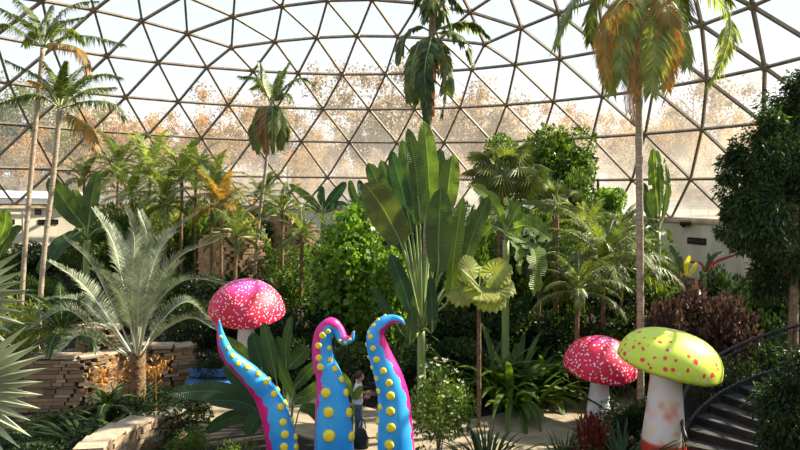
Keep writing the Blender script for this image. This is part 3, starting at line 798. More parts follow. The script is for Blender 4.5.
hero_palm('fishtail_palm', 'tall palm with broad ragged leaflets and dead hanging fronds, top centre', g0,
    [g0, W(426, 250, d), W(429, 120, d), W(432, 28, d), W(433, -30, d)], .11,
    [fw(d, (432, 32, 0), (418, 27, -.2), (404, 36, -.4), (398, 60, -.5)), fw(d, (432, 32, 0), (452, 24, .2), (474, 24, .4), (488, 36, .5)), fw(d, (432, 34, 0), (452, 32, -.6), (466, 42, -.9), (472, 62, -1)),
     fw(d, (432, 36, 0), (420, 42, -.5), (412, 66, -.8), (409, 98, -.9)), fw(d, (432, 36, 0), (424, 44, .4), (418, 72, .6), (416, 100, .6)),
     ({'mat': 'dead', 'nm': 'dead_frond'}, fw(d, (432, 36, 0), (430, 52, -.7), (428, 82, -.8), (431, 112, -.8))), ({'mat': 'dead', 'nm': 'dead_frond'}, fw(d, (432, 36, 0), (438, 50, -.4), (442, 70, -.5), (450, 90, -.5))),
     ({'mat': 'palm_dark'}, fw(d, (432, 36, 0), (430, 44, -1), (425, 70, -1.3), (427, 118, -1.3))), ({'mat': 'palm'}, fw(d, (432, 36, 0), (442, 48, -.8), (448, 78, -1), (442, 114, -1))),
     fw(d, (433, -8, 0), (421, -8, 0), (414, 8, 0)), fw(d, (433, -8, 0), (430, 0, -.5), (424, 20, -.6)), fw(d, (433, -8, 0), (446, -8, 0), (462, 10, 0)), fw(d, (433, -8, 0), (440, 2, -.5), (450, 24, -.6)),
     fw(d, (433, -14, 0), (450, -20, .3), (470, -6, .5)), fw(d, (433, -14, 0), (415, -24, .3), (396, -8, .5)), fw(d, (433, 4, 0), (438, 8, .7), (436, 26, .9))],
    leafm='palm', L=.42, n=26, w=.20, ang=30, hang=.8, vee=.05, rr=.03, jit=.3)
d = 15.5; g0 = G(641, d); g0[2] -= .1
fr = lambda *a: fw(d, (642, -6, 0), *a)
hero_palm('feather_palm', 'large backlit palm with drooping yellow and orange fronds and ringed trunk', g0,
    [g0, W(640, 250, d), W(639, 100, d), W(642, -8, d)], .088,
    [fr((610, -22, -.4), (575, -2, -.7), (554, 48, -.8)), fr((620, -18, .4), (596, 0, .8), (590, 42, 1)), ({'mat': 'palm_lit'}, fr((622, -2, -.5), (611, 40, -.8), (612, 92, -.9))), ({'mat': 'palm_lit'}, fr((630, 0, -.8), (622, 30, -1.2), (622, 78, -1.3))),
     ({'mat': 'palm_lit', 'L': .62}, fr((652, -6, -.7), (655, 40, -1.1), (651, 92, -1.2))), ({'mat': 'palm_orange'}, fr((636, 0, .5), (632, 36, .8), (634, 84, .9))), ({'mat': 'palm_orange'}, fr((648, -4, .5), (664, 30, .8), (668, 80, .9))),
     ({'mat': 'palm_lit'}, fr((666, -10, -.3), (682, 20, -.5), (687, 66, -.6))), fr((660, -16, .5), (680, 0, .9), (676, 60, 1)), ({'mat': 'palm_lit'}, fr((684, -22, -.2), (728, 12, -.4), (722, 60, -.5), (709, 84, -.5))),
     fr((672, -30, .5), (710, -26, .9), (732, 4, 1.1)), fr((640, -40, .2), (646, -70, .3), (660, -90, .4)), fr((610, -40, .2), (580, -55, .3), (556, -40, .4)),
     ({'mat': 'dead', 'nm': 'dead_frond', 'L': .22, 'w': .025}, fr((634, 20, -.3), (630, 60, -.3), (633, 122, -.3))), ({'mat': 'dead', 'nm': 'dead_frond', 'L': .3}, fr((645, 10, 0), (642, 50, -.1), (636, 100, -.1))),
     ({'mat': 'dead', 'nm': 'dead_frond', 'L': .3, 'w': .02}, fr((632, 20, -1), (626, 50, -1.2), (628, 112, -1.1))), ({'mat': 'dead', 'nm': 'dead_frond', 'L': .28, 'w': .02}, fr((638, 20, -1), (634, 60, -1.1), (637, 118, -1))), ({'mat': 'palm_orange'}, fr((622, 0, -.9), (606, 30, -1.2), (606, 78, -1.2))), ({'mat': 'palm_orange'}, fr((664, 0, -.9), (670, 36, -1.1), (667, 88, -1.1))),
     ({'mat': 'dead', 'nm': 'dead_frond', 'L': .15, 'w': .02}, fr((668, 10, -.2), (680, 50, -.2), (662, 106, -.2)))],
    L=.52, n=70, w=.058, ang=25, hang=.75, vee=.05, rr=.025)
# red berries in the crown
mb = MB(); rg = random.Random(5); loc = W(634, 42, d - .5)
for i in range(70):
    q = np.array([rg.gauss(0, .1), rg.gauss(0, .1), rg.gauss(0, .16)]); r_ = .016
    mb.add([q + (r_, 0, 0), q + (0, r_, 0), q - (r_, 0, 0), q - (0, r_, 0), q + (0, 0, r_), q - (0, 0, r_)], [(0, 1, 4), (1, 2, 4), (2, 3, 4), (3, 0, 4), (1, 0, 5), (2, 1, 5), (3, 2, 5), (0, 3, 5)])
tube(mb, [(0, 0, .9), (0, 0, 0), (0, 0, -.4)], .012, k=4)
M['berry'] = mat('berry', (.45, .015, .01), (.6, .04, .02), rough=.4)
o = mb.build('fruit_cluster', M['berry']); o.location = tuple(loc)
pal = [x for x in COL.objects if x.get('label', '').startswith('large backlit palm')][0]
o.parent = pal; o.location = tuple(loc - np.array(pal.location))

# silvery cycad-like palm
d = 14.6; g0 = G(137, d); g0[2] -= .05
S_ = lambda *a: fw(d, (137, 362, 0), *a)
hero_palm('silver_palm', 'large silvery grey palm with upswept feather fronds in the left foreground', g0,
    [g0, W(137, 366, d), W(137, 352, d)], .2,
    [S_((112, 305, -.5), (90, 262, -.9), (64, 238, -1.2)), S_((124, 290, .2), (112, 240, .4), (94, 210, .6)), S_((132, 290, -.4), (134, 236, -.7), (124, 206, -1)), S_((140, 290, .5), (147, 240, .9), (140, 212, 1.2)),
     S_((146, 290, -.3), (164, 240, -.4), (198, 213, -.6)), S_((150, 300, .4), (178, 258, .8), (218, 240, 1)), S_((152, 310, -.6), (186, 280, -1.1), (226, 284, -1.5)), S_((110, 320, .5), (82, 284, .9), (50, 262, 1.2)),
     S_((100, 335, -.4), (66, 310, -.8), (28, 330, -1)), S_((108, 325, .8), (78, 300, 1.4), (40, 300, 1.9)), S_((158, 325, .6), (186, 302, 1.1), (208, 318, 1.5)), S_((136, 300, 1), (120, 250, 1.8), (112, 226, 2.4)),
     S_((144, 300, 1), (160, 250, 1.8), (176, 232, 2.4)), S_((128, 310, -1), (110, 280, -1.8), (92, 270, -2.3)), S_((148, 310, -1), (168, 276, -1.8), (180, 262, -2.2)), S_((138, 310, -1.2), (142, 262, -2), (152, 236, -2.6)),
     S_((158, 335, -.5), (190, 318, -1), (216, 330, -1.3)), S_((106, 345, -.8), (80, 335, -1.3), (60, 352, -1.6))],
    leafm='silver', tm='trunk_brown', L=.48, n=110, w=.017, ang=32, hang=.22, vee=.5, rr=.026, s0=.3)
for x in COL.objects:
    if x.name.startswith('frond') and x.parent and x.parent.name.startswith('silver_palm'): x.data.materials[0] = M['rachis_pale']

# pale fan palm at the left edge
d = 7.0; g0 = G(-60, d); root = thing('fan_palm', 'pale green fan palm with stiff pointed blades at the left edge', 'palm', tuple(g0)); 
mb = MB(); tube(mb, spline([(0, 0, 0), (0, 0, .8)], 5), [.2, .17], k=10); mb.build('trunk', M['trunk_brown'], root)
for (cu, cv, r, ax, sd_, dd) in ((-58, 392, 1.16, (1, 0, .0), 96, 0), (-62, 302, 1.12, (1, 0, .10), 70, .5), (-70, 340, .8, (-.6, .2, .6), 230, .6), (-75, 400, .8, (-1, -.3, 0), 230, -.2)):
    mb = MB(); c = W(cu, cv, d + dd) - g0; A = RT * ax[0] + fh * ax[1] + UP * ax[2]
    fan_into(mb, c, A, -FW + UP * .35 - RT * .1, r, n=int(sd_ / 7), spread=sd_, join=.66, fold=.07, droop=.03, seed=cu)
    tube(mb, spline([(0, 0, .75), c * .5 + np.array([0, 0, .5]), c], 8), .02, k=5, m=0)
    mb.build('leaf', [M['rachis_pale'], M['fanpale']], root)

# ------------------------------------------------------------------ broad-leaved plants drawn leaf by leaf
def paddle_plant(name, label, cat, u0, d, leaves, leafm='pad', stem=None, z0=None, sc=1.0, petr=.02, rag=0.0, g=None):
    """leaves: (pixel points base..tip with depth offsets, width px, tilt, material)"""
    g0 = G(u0, d) if g is None else g; root = thing(name, label, cat, tuple(g0))
    for k, lf in enumerate(leaves):
        pts, wpx = lf[0], lf[1]; tilt = lf[2] if len(lf) > 2 else 0; mt = lf[3] if len(lf) > 3 else leafm
        P = [W(u, v, d + dd) - g0 for u, v, dd in pts]; mb = MB()
        hint = -FW * .85 + UP * .45 + RT * tilt
        paddle_into(mb, P, wpx * (d + pts[0][2]) / F, hint=hint, seed=k, rag=rag, m=0)
        base = np.array([0, 0, .05]) if stem is None else np.array(stem[-1]) if False else None
        b0 = (W(*stem) - g0) if stem is not None else np.array([0, 0, 0.05])
        q = P[0]; q1 = nrm(P[1] - P[0]); rise = b0 + (q - b0) * .5 + UP * .04 * np.linalg.norm(q - b0)
        leaf_o = mb.build('leaf', [M[mt]], root)
        mb2 = MB(); PP = spline([b0, rise, q, q + q1 * np.linalg.norm(P[1] - P[0]) * .5], 12)
        tube(mb2, PP, [petr * 1.6, petr, petr * .5], k=6); pe = mb2.build('petiole', M['stalk'], leaf_o, smooth=True)
    if stem is not None:
        mb = MB(); tube(mb, spline([(0, 0, -.05), (W(*stem) - g0) * .5, W(*stem) - g0], 10), [petr * 4, petr * 3], k=10); mb.build('stem', M['stalk'], root, smooth=True)
    return root
paddle_plant('bird_of_paradise', 'huge bird of paradise plant with tall paddle leaves in the centre', 'plant', 422, 15.3, [
    ([(401, 243, -.9), (384, 210, -1.1), (365, 183, -1.3)], 34, -.3, 'pad_olive'), ([(402, 232, 0), (384, 195, .1), (368, 163, .2)], 20, -.3),
    ([(408, 236, .3), (394, 200, .4), (381, 160, .5)], 18, -.3, 'pad'), ([(412, 232, -.2), (402, 190, -.3), (391, 150, -.4)], 17, -.4, 'pad_dark'),
    ([(416, 225, .4), (410, 180, .5), (402, 140, .6)], 18, -.3), ([(420, 222, -.3), (416, 170, -.4), (408, 128, -.5)], 17, .2, 'pad'),
    ([(430, 215, .2), (428, 165, .3), (424, 121, .4)], 21, .1, 'pad_lit'), ([(434, 218, .7), (437, 180, .9), (440, 148, 1)], 18, .2),
    ([(446, 214, 0), (449, 180, .1), (453, 155, .2)], 21, .1, 'pad_lit'), ([(438, 272, -1.3), (439, 228, -1.5), (441, 188, -1.7)], 27, 0, 'pad'),
    ([(449, 300, -.6), (456, 240, -.7), (463, 196, -.8)], 15, .3, 'pad_lit'), ([(460, 276, -.2), (474, 232, -.3), (489, 196, -.4)], 18, .4, 'pad'),
    ([(456, 270, .6), (466, 235, .8), (472, 205, 1)], 15, .2), ([(412, 314, -.5), (402, 284, -.7), (391, 254, -.8)], 17, -.3, 'pad_dark'),
    ([(404, 335, -.8), (388, 312, -1), (373, 288, -1.2)], 10, -.3, 'pad_dark'), ([(432, 332, -.8), (432, 305, -1), (430, 276, -1.2)], 12, .2, 'pad_dark'),
    ([(410, 345, -.9), (411, 325, -1.1), (414, 306, -1.2)], 12, 0, 'pad'), ([(446, 262, -.4), (452, 235, -.5), (457, 215, -.6)], 10, .3, 'pad_lit'),
    ([(404, 250, .5), (393, 226, .7), (382, 200, .9)], 16, -.2, 'pad_dark')], stem=(421, 330, 15.3), petr=.032)
paddle_plant('banana_plant', 'backlit yellow green banana plant beside the ringed palm trunk, by the right wall', 'plant', 657, 22, [
    ([(657, 214, 0), (655, 180, -.1), (653, 148, -.2)], 15, 0, 'pad_lit'), ([(663, 218, .2), (667, 188, .3), (664, 158, .4)], 9, .3, 'pad_lit'), ([(655, 224, -.2), (648, 206, -.3), (642, 182, -.4)], 12, -.2, 'pad'),
    ([(660, 206, -.3), (660, 175, -.3), (657, 150, -.4)], 8, .2, 'pad_lit'), ([(656, 232, -.3), (650, 226, -.4), (645, 236, -.5)], 8), ([(660, 234, .2), (667, 232, .3), (672, 244, .4)], 7, 0, 'pad_lit')], stem=(658, 232, 22), petr=.03, rag=.12)
paddle_plant('banana_plant', 'dark green banana plant in front of the left concrete wall', 'plant', 86, 24, [
    ([(84, 226, 0), (68, 206, -.2), (49, 178, -.4)], 21, -.2, 'pad'), ([(89, 224, 0), (92, 198, .2), (98, 171, .3)], 16, .1, 'pad'), ([(84, 214, .4), (79, 202, .5), (73, 189, .6)], 12, -.2, 'pad_lit'),
    ([(80, 232, -.4), (60, 246, -.8), (38, 274, -1.2)], 18, 0, 'pad_dark'), ([(96, 230, -.3), (110, 226, -.5), (122, 240, -.6)], 14, .2, 'pad')], leafm='pad', stem=(87, 240, 24), petr=.04)
paddle_plant('banana_plant', 'glossy green banana plant cut by the left edge below the concrete wall', 'plant', -8, 22, [
    ([(-4, 245, 0), (4, 228, -.1), (6, 209, -.2)], 16, .2, 'pad_lit'), ([(0, 255, 0), (10, 236, .1), (22, 226, .2)], 13, .2, 'pad'), ([(-4, 240, 0), (-16, 220, .1), (-26, 206, .2)], 16)], stem=(-6, 262, 22), petr=.03)
paddle_plant('banana_plant', 'small dark banana plant silhouetted against the far glazing, left of centre', 'plant', 322, 31, [
    ([(320, 208, 0), (306, 196, 0), (289, 184, 0)], 8, -.2, 'pad'), ([(325, 209, 0), (335, 196, .2), (346, 182, .3)], 11, .2, 'pad_dark'), ([(323, 206, 0), (321, 196, .2), (322, 186, .4)], 8, 0, 'pad_dark'),
    ([(320, 212, 0), (308, 207, -.2), (296, 209, -.4)], 7, 0, 'pad_dark'), ([(326, 212, 0), (338, 204, -.3), (348, 206, -.5)], 7, .2, 'pad_dark')], stem=(323, 216, 31), petr=.035)
paddle_plant('banana_plant', 'small dark banana plant at the far wall, just left of the huge paddle leaves', 'plant', 360, 31, [
    ([(359, 206, 0), (353, 194, 0), (350, 180, 0)], 8, -.2, 'pad'), ([(361, 206, 0), (362, 192, .2), (359, 180, .4)], 9, .1, 'pad_dark'), ([(359, 209, 0), (352, 203, -.2), (344, 205, -.4)], 7, 0, 'pad_dark'), ([(363, 208, 0), (370, 198, -.2), (375, 190, -.4)], 7, 0, 'pad_dark')], stem=(360, 212, 31), petr=.03)
paddle_plant('banana_plant', 'large-leaved banana plant between the left and middle tentacles', 'plant', 287, 12.3, [
    ([(286, 372, .3), (286, 345, .4), (291, 316, .5)], 10, .2, 'pad'), ([(276, 378, 0), (270, 350, .1), (263, 322, .2)], 14, -.1, 'pad'), ([(264, 378, .3), (259, 356, .4), (252, 333, .5)], 19, -.1, 'pad_dark'),
    ([(256, 364, .5), (240, 350, .7), (221, 337, .9)], 12, 0, 'pad_lit'), ([(288, 368, .6), (298, 358, .8), (309, 347, 1)], 16, .2, 'pad'), ([(282, 366, .8), (281, 350, .9), (278, 336, 1)], 9, .1, 'pad'),
    ([(294, 388, -.3), (306, 374, -.4), (319, 361, -.5)], 12, .4, 'pad'), ([(294, 402, -.4), (312, 392, -.5), (328, 377, -.6)], 14, .3, 'pad'), ([(294, 398, .2), (284, 376, .2), (272, 352, .3)], 11, .2, 'pad_lit'),
    ([(264, 402, .4), (246, 386, .5), (224, 363, .6)], 18, 0, 'pad_dark'), ([(262, 408, .2), (220, 392, .1), (170, 393, 0)], 20, .1, 'pad_dark'), ([(266, 414, 0), (240, 402, -.1), (207, 400, -.2)], 17, 0, 'pad_dark'),
    ([(268, 410, -.3), (256, 420, -.5), (247, 436, -.7)], 20, -.3, 'pad_dark'), ([(262, 418, .2), (232, 418, .2), (205, 432, .3)], 15, 0, 'pad_dark'), ([(300, 408, 0), (312, 410, -.2), (322, 424, -.4)], 12, .2, 'pad')], petr=.018)
paddle_plant('banana_plant', 'pale lit young banana leaves behind the middle tentacle', 'plant', 352, 13.2, [
    ([(352, 396, 0), (346, 382, 0), (338, 371, 0)], 9, -.2, 'pad_lit'), ([(354, 400, 0), (358, 392, 0), (362, 386, 0)], 8, .2, 'pad_lit'), ([(353, 406, -.1), (350, 414, -.1), (346, 424, -.1)], 9, 0, 'pad')], petr=.012)
# ruffled-leaf palm right of the big paddle leaves
paddle_plant('pleated_palm', 'palm with long arching pleated leaves right of the bird of paradise', 'palm', 505, 17.5, [
    ([(505, 228, 0), (492, 200, -.2), (468, 183, -.3)], 12, 0, 'pad_lit'), ([(506, 226, 0), (510, 210, .3), (506, 196, .6)], 14, 0, 'pad_lit'), ([(508, 228, 0), (520, 206, 0), (535, 206, 0)], 14, 0, 'pad'),
    ([(508, 230, 0), (528, 226, -.3), (552, 240, -.5)], 24, .2, 'pad_lit'), ([(508, 234, 0), (530, 246, -.6), (536, 262, -1), (534, 296, -1.2)], 20, .3, 'pad_lit'), ([(508, 236, 0), (518, 250, -.8), (520, 275, -1.2)], 12, .4, 'palm' if False else 'pad_lit'),
    ([(504, 232, 0), (494, 226, .4), (482, 236, .8)], 14, 0, 'pad'), ([(506, 228, 0), (498, 212, .6), (484, 206, 1)], 12, 0, 'pad')], stem=(506, 240, 17.5), petr=.03, rag=.25)
# red and yellow spear leaves near right wall
paddle_plant('spear_leaf_plant', 'plant with red and orange spear leaves by the right concrete wall', 'plant', 706, 21, [
    ([(706, 272, 0), (716, 262, -.1), (738, 254, -.2)], 3, 0, 'redleaf'), ([(704, 270, 0), (714, 256, .1), (724, 252, .2)], 4, 0, 'pad_dark'), ([(705, 272, 0), (700, 264, .1), (690, 262, .2)], 4, 0, 'redleaf'), ([(706, 272, 0), (709, 262, .1), (708, 252, .2)], 5, 0, 'pad')], petr=.012)
paddle_plant('spear_leaf_plant', 'plant with bright yellow and striped green spear leaves below the wall lamp', 'plant', 686, 20.5, [
    ([(686, 276, 0), (686, 266, -.1), (690, 255, -.2)], 5, 0, 'yellowleaf'), ([(684, 276, 0), (678, 260, .1), (668, 243, .2)], 6, 0, 'pad'), ([(688, 276, 0), (694, 268, .1), (697, 262, .2)], 5, 0, 'yellowleaf'), ([(684, 278, 0), (676, 268, 0), (666, 258, 0)], 5, 0, 'pad_lit'),
    ([(685, 278, 0), (681, 268, 0), (681, 256, 0)], 5, 0, 'pad')], petr=.012)

# ------------------------------------------------------------------ fan palms with round leaves
def fan_palm(name, label, u, d, vc, leaves, r, trunk_r=.1, mt='palm', tm='trunk_brown', n=22, spread=260, join=.6, fold=.05, droop=.15, tip=1.0, group=None, tow=.45):
    g0 = G(u, d); top = W(u, vc, d) - g0; root = thing(name, label, 'palm', tuple(g0), 0, group)
    mb = MB(); tube(mb, spline([(0, 0, -.1), top * .5, top], 16), [trunk_r * 1.1 * (1 + .15 * (i % 2)) for i in range(16)], k=10); mb.build('trunk', M[tm], root, smooth=False)
    for k, (az, el, ln, *q) in enumerate(leaves):
        A = rh * math.cos(math.radians(az)) * math.cos(math.radians(el)) + fh * math.sin(math.radians(az)) * math.cos(math.radians(el)) + UP * math.sin(math.radians(el))
        c = top + A * ln; mb = MB(); nz_ = nrm(UP * 1.0 + A * .2 - FW * tow)
        fan_into(mb, c, nrm(A + UP * (-.35)), nz_, r * (q[0] if q else 1), n=n, spread=spread, join=join, fold=fold, droop=droop, seed=k, tip=tip)
        tube(mb, spline([top, top + A * ln * .5 + UP * .05, c], 6), .014, k=4, m=0)
        mb.build('leaf', [M['rachis'], M[mt]], root)
    return root
rg = random.Random(3)
fan_palm('fan_palm', 'shaggy fan palm with brown trunk behind the pleated palm', 504, 23, 176, [(rg.uniform(0, 360), rg.uniform(-35, 75), rg.uniform(.6, 1.15)) for _ in range(44)], .78, .2, mt='palm', n=20, spread=240, join=.45, droop=.35, fold=.06)
fan_palm('round_leaf_palm', 'small palm with round pleated yellow green leaves and thin brown stem', 479, 14.6, 290, [(200, 62, .55, .8), (350, 50, .55, .9), (270, 5, .35, 1.0), (180, 0, .35, .9), (80, 40, .5), (320, 10, .35, .9), (235, 40, .45, .9), (300, -15, .4, .9), (150, 20, .5, .9), (20, 15, .55, .9)], .5, .045, mt='palm_lit', n=16, spread=310, join=.93, fold=.03, droop=.15, tow=1.1)
fan_palm('fan_palm', 'small dark fan palm in the middle of the right-hand greenery', 556, 20, 208, [(rg.uniform(0, 360), rg.uniform(-10, 80), rg.uniform(.4, .7)) for _ in range(16)], .62, .08, mt='palm', n=18, spread=200, join=.35, droop=.2)

# ------------------------------------------------------------------ generic feather palms
FR = {}
def frond_var(mt, seed, L=1.0, e0=60, droop=80, **kw):
    mb = MB(); o = dict(L=.34, n=30, w=.035, ang=38, hang=.5, vee=.12, rr=.016, s0=.15); o.update(kw)
    frond_into(mb, arc_pts(0, e0, droop, L), seed=seed, **o)
    return mb.mesh('frond', [M['rachis'], M[mt]])
def feather_palm(label, u, d, vc, span, mt='palm', n=14, tr=.06, name='feather_palm', group=None, up=(25, 80), lean=0, seed=1, L=1.7, stem=True, alt=None, **kw):
    """span: frond length in pixels; vc: row of the crown"""
    g0 = G(u, d); root = thing(name, label, 'palm', tuple(g0), 0, group); top = W(u + lean, vc, d) - g0
    if stem:
        mb = MB(); tube(mb, spline([(0, 0, -.1), top * .5 - rh * .03, top], 14), [tr * 1.2] + [tr * (1 + .08 * (i % 2)) for i in range(13)], k=8); mb.build('trunk', M['trunk_brown'], root)
    Lm = span * 1.22 * d / F; n = int(n * 1.35); rg = random.Random(seed); key = (mt, round(Lm, 1), tuple(sorted(kw.items())))
    if key not in FR:
        FR[key] = [frond_var(mt, s, L=Lm, e0=e0, droop=dr, **{**dict(L=Lm), **{}}, **{}) if False else None for s, e0, dr in ()]
        vs_ = []
        for s, (e0, dr) in enumerate(((78, 60), (62, 75), (45, 85), (28, 80), (8, 70))):
            mb = MB(); o = dict(L=Lm * .25, n=58, w=max(.022, Lm * .016), ang=38, hang=.5, vee=.12, rr=.012 + .004 * Lm, s0=.15); o.update(kw)
            frond_into(mb, arc_pts(0, e0, dr, Lm), seed=s, **o); vs_.append(mb.mesh('frond', [M['rachis'], M[mt]]))
        FR[key] = vs_
    for k in range(n):
        o = link('frond', FR[key][min(4, int(k * 5 / n))], root); o.location = tuple(top); o.rotation_euler = (0, 0, k * 2.39996 + rg.uniform(-.3, .3) + seed)
        s_ = rg.uniform(.85, 1.1); o.scale = (s_, s_, s_)
    return root
feather_palm('green feather palm before the glazing, left of the thin-trunked palm', 150, 29, 172, 44, n=16, seed=2, mt='palm_lit')
feather_palm('feather palm with a bushy crown above the silvery palm', 182, 26, 180, 44, n=15, seed=3, mt='palm_lit')
feather_palm('feather palm crown just left of the yellowing palm fronds', 212, 24, 194, 44, n=14, seed=4)
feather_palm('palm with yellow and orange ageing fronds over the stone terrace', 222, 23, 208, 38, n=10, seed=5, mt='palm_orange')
feather_palm('far small feather palm left of the bushy palms', 118, 31, 168, 38, n=12, seed=6)
feather_palm('far dim feather palm behind the dark banana plant', 84, 30, 182, 30, n=10, seed=12, mt='palm')
feather_palm('soft green palm between the thin trunk and the far wall', 283, 25, 212, 34, n=14, seed=7)
feather_palm('low pale palm with drooping fronds right of the thin trunk', 302, 22.5, 238, 30, n=13, seed=8)
feather_palm('small palm above the first red mushroom, left of the thin trunk', 236, 21, 238, 34, n=12, seed=9, mt='palm')
feather_palm('dusty green palm with wide arching fronds left of the red leaf shrub', 604, 18, 268, 62, n=18, seed=10, mt='palm', hang=.7)
feather_palm('feather palm with drooping fronds above the right red mushroom', 578, 16.5, 292, 44, n=14, seed=11, mt='palm', hang=.7)
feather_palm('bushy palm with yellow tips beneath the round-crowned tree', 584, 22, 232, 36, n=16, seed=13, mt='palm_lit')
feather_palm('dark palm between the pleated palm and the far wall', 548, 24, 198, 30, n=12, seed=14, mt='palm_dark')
feather_palm('low palm crowns under the ringed palm trunk', 640, 19, 262, 30, n=12, seed=15, mt='palm')
feather_palm('feather palm leaning over the back of the silvery palm', 196, 27, 172, 34, n=14, seed=21)
feather_palm('small yellowish palm crown between the left slender palms and the bushy palms', 132, 26, 196, 34, n=14, seed=22, mt='palm_lit')
feather_palm('pale low palm crown directly behind the silvery palm', 166, 23.5, 206, 36, n=14, seed=23)
feather_palm('green palm crown low against the far wall, right of the yellowing fronds', 262, 28, 200, 30, n=12, seed=24)
feather_palm('feathery palm left of the ringed trunk, under the leafy sapling', 622, 22, 236, 32, n=14, seed=25)
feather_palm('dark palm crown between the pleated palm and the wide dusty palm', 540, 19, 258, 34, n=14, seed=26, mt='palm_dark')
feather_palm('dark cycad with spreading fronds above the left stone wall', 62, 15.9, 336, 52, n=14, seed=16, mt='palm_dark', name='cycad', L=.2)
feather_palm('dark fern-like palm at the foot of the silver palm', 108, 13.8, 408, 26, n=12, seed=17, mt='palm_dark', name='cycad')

# ------------------------------------------------------------------ shrubs and trees of leaves
BM = {}
RZ = {}
def shrub_arch(key, **kw):
    RZ[key] = kw.get('rz', 1.0)
    if key not in BM: BM[key] = [bush_mesh('foliage', seed=s, **kw) for s in (1, 2, 3)]
    return BM[key]
ST = [stems_mesh('stem', M['bark'], seed=s) for s in (1, 2)]
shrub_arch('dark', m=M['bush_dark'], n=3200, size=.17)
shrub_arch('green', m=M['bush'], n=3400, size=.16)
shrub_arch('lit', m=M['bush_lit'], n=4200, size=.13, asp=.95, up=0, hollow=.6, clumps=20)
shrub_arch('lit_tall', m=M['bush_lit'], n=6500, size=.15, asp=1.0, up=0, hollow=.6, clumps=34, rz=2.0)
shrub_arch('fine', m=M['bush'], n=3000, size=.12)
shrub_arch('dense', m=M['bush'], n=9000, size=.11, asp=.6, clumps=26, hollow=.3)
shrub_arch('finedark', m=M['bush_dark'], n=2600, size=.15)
shrub_arch('croton', m=M['croton'], n=2200, size=.2, asp=.5)
shrub_arch('red', m=M['redleaf'], n=500, size=.4, asp=.25, up=.9)
shrub_arch('yellow', m=M['palm_lit'], n=1700, size=.16)
def shrub(label, u, d, vtop, wpx, kind='dark', name='shrub', cat='shrub', group=None, seed=0, zoff=0, vbot=None):
    g0 = G(u, d); rx = wpx / 2 * d / F
    while math.hypot(g0[0], g0[1]) + rx > BR - 1.3 and d > 10: d -= .25; g0 = G(u, d); rx = wpx / 2 * d / F
    topz = mz(vtop, d, u)
    z0 = g0[2] + zoff if vbot is None else mz(vbot, d, u)
    hz_ = max(.15, (topz - z0) / 2)
    root = thing(name, label, cat, tuple(g0), seed * 1.3, group)
    o = link('foliage', BM[kind][seed % 3], root); o.location = (0, 0, z0 - g0[2]); o.scale = (rx, rx * .95, hz_ / RZ[kind])
    s = link('stem', ST[seed % 2], root); s.scale = (rx * .7, rx * .7, (topz - g0[2]) * .55)
    return root
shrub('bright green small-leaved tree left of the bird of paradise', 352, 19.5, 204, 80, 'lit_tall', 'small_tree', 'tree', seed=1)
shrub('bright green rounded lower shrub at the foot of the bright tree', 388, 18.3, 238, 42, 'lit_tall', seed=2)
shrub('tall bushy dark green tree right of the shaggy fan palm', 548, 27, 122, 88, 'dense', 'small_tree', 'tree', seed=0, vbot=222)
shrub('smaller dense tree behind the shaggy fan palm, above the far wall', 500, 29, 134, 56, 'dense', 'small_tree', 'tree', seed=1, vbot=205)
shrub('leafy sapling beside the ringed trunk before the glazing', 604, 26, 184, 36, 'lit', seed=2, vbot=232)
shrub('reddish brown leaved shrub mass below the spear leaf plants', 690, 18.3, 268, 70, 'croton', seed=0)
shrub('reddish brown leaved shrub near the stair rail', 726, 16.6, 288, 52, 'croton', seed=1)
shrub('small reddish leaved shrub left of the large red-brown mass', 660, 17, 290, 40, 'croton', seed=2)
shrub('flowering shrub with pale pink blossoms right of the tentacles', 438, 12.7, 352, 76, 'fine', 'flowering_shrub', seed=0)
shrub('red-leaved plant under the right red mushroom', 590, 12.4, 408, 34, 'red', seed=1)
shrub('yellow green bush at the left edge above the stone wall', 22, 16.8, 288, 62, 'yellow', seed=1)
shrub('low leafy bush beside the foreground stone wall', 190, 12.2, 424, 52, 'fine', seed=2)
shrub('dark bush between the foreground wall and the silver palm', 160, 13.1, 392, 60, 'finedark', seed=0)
shrub('small leafy bush at the bottom edge below the left tentacle', 238, 10.8, 434, 50, 'fine', seed=1)
# blossoms of the flowering shrub
fs_ = [x for x in COL.objects if x.name.startswith('flowering_shrub')][0]
rgn = np.random.default_rng(4); mb = MB()
for i in range(90):
    q = nrm(rgn.normal(size=3)); c = np.array([q[0] * .7, q[1] * .7, 1.05 + q[2] * .85]); 
    for k in range(4):
        a = k * PI / 2 + rgn.uniform(0, 1); s_ = .035
        mb.add([c, c + s_ * np.array([math.cos(a), math.sin(a), .5]), c + s_ * 1.3 * np.array([math.cos(a + .6), math.sin(a + .6), .9]), c + s_ * np.array([math.cos(a + 1.2), math.sin(a + 1.2), .5])], [(0, 1, 2, 3)])
o = mb.build('blossoms', M['flower_white'], fs_); o['kind'] = 'stuff'; f0 = [x for x in COL.objects if x.parent == fs_ and x.name.startswith('foliage')][0]; o.scale = f0.scale; o.location = f0.location

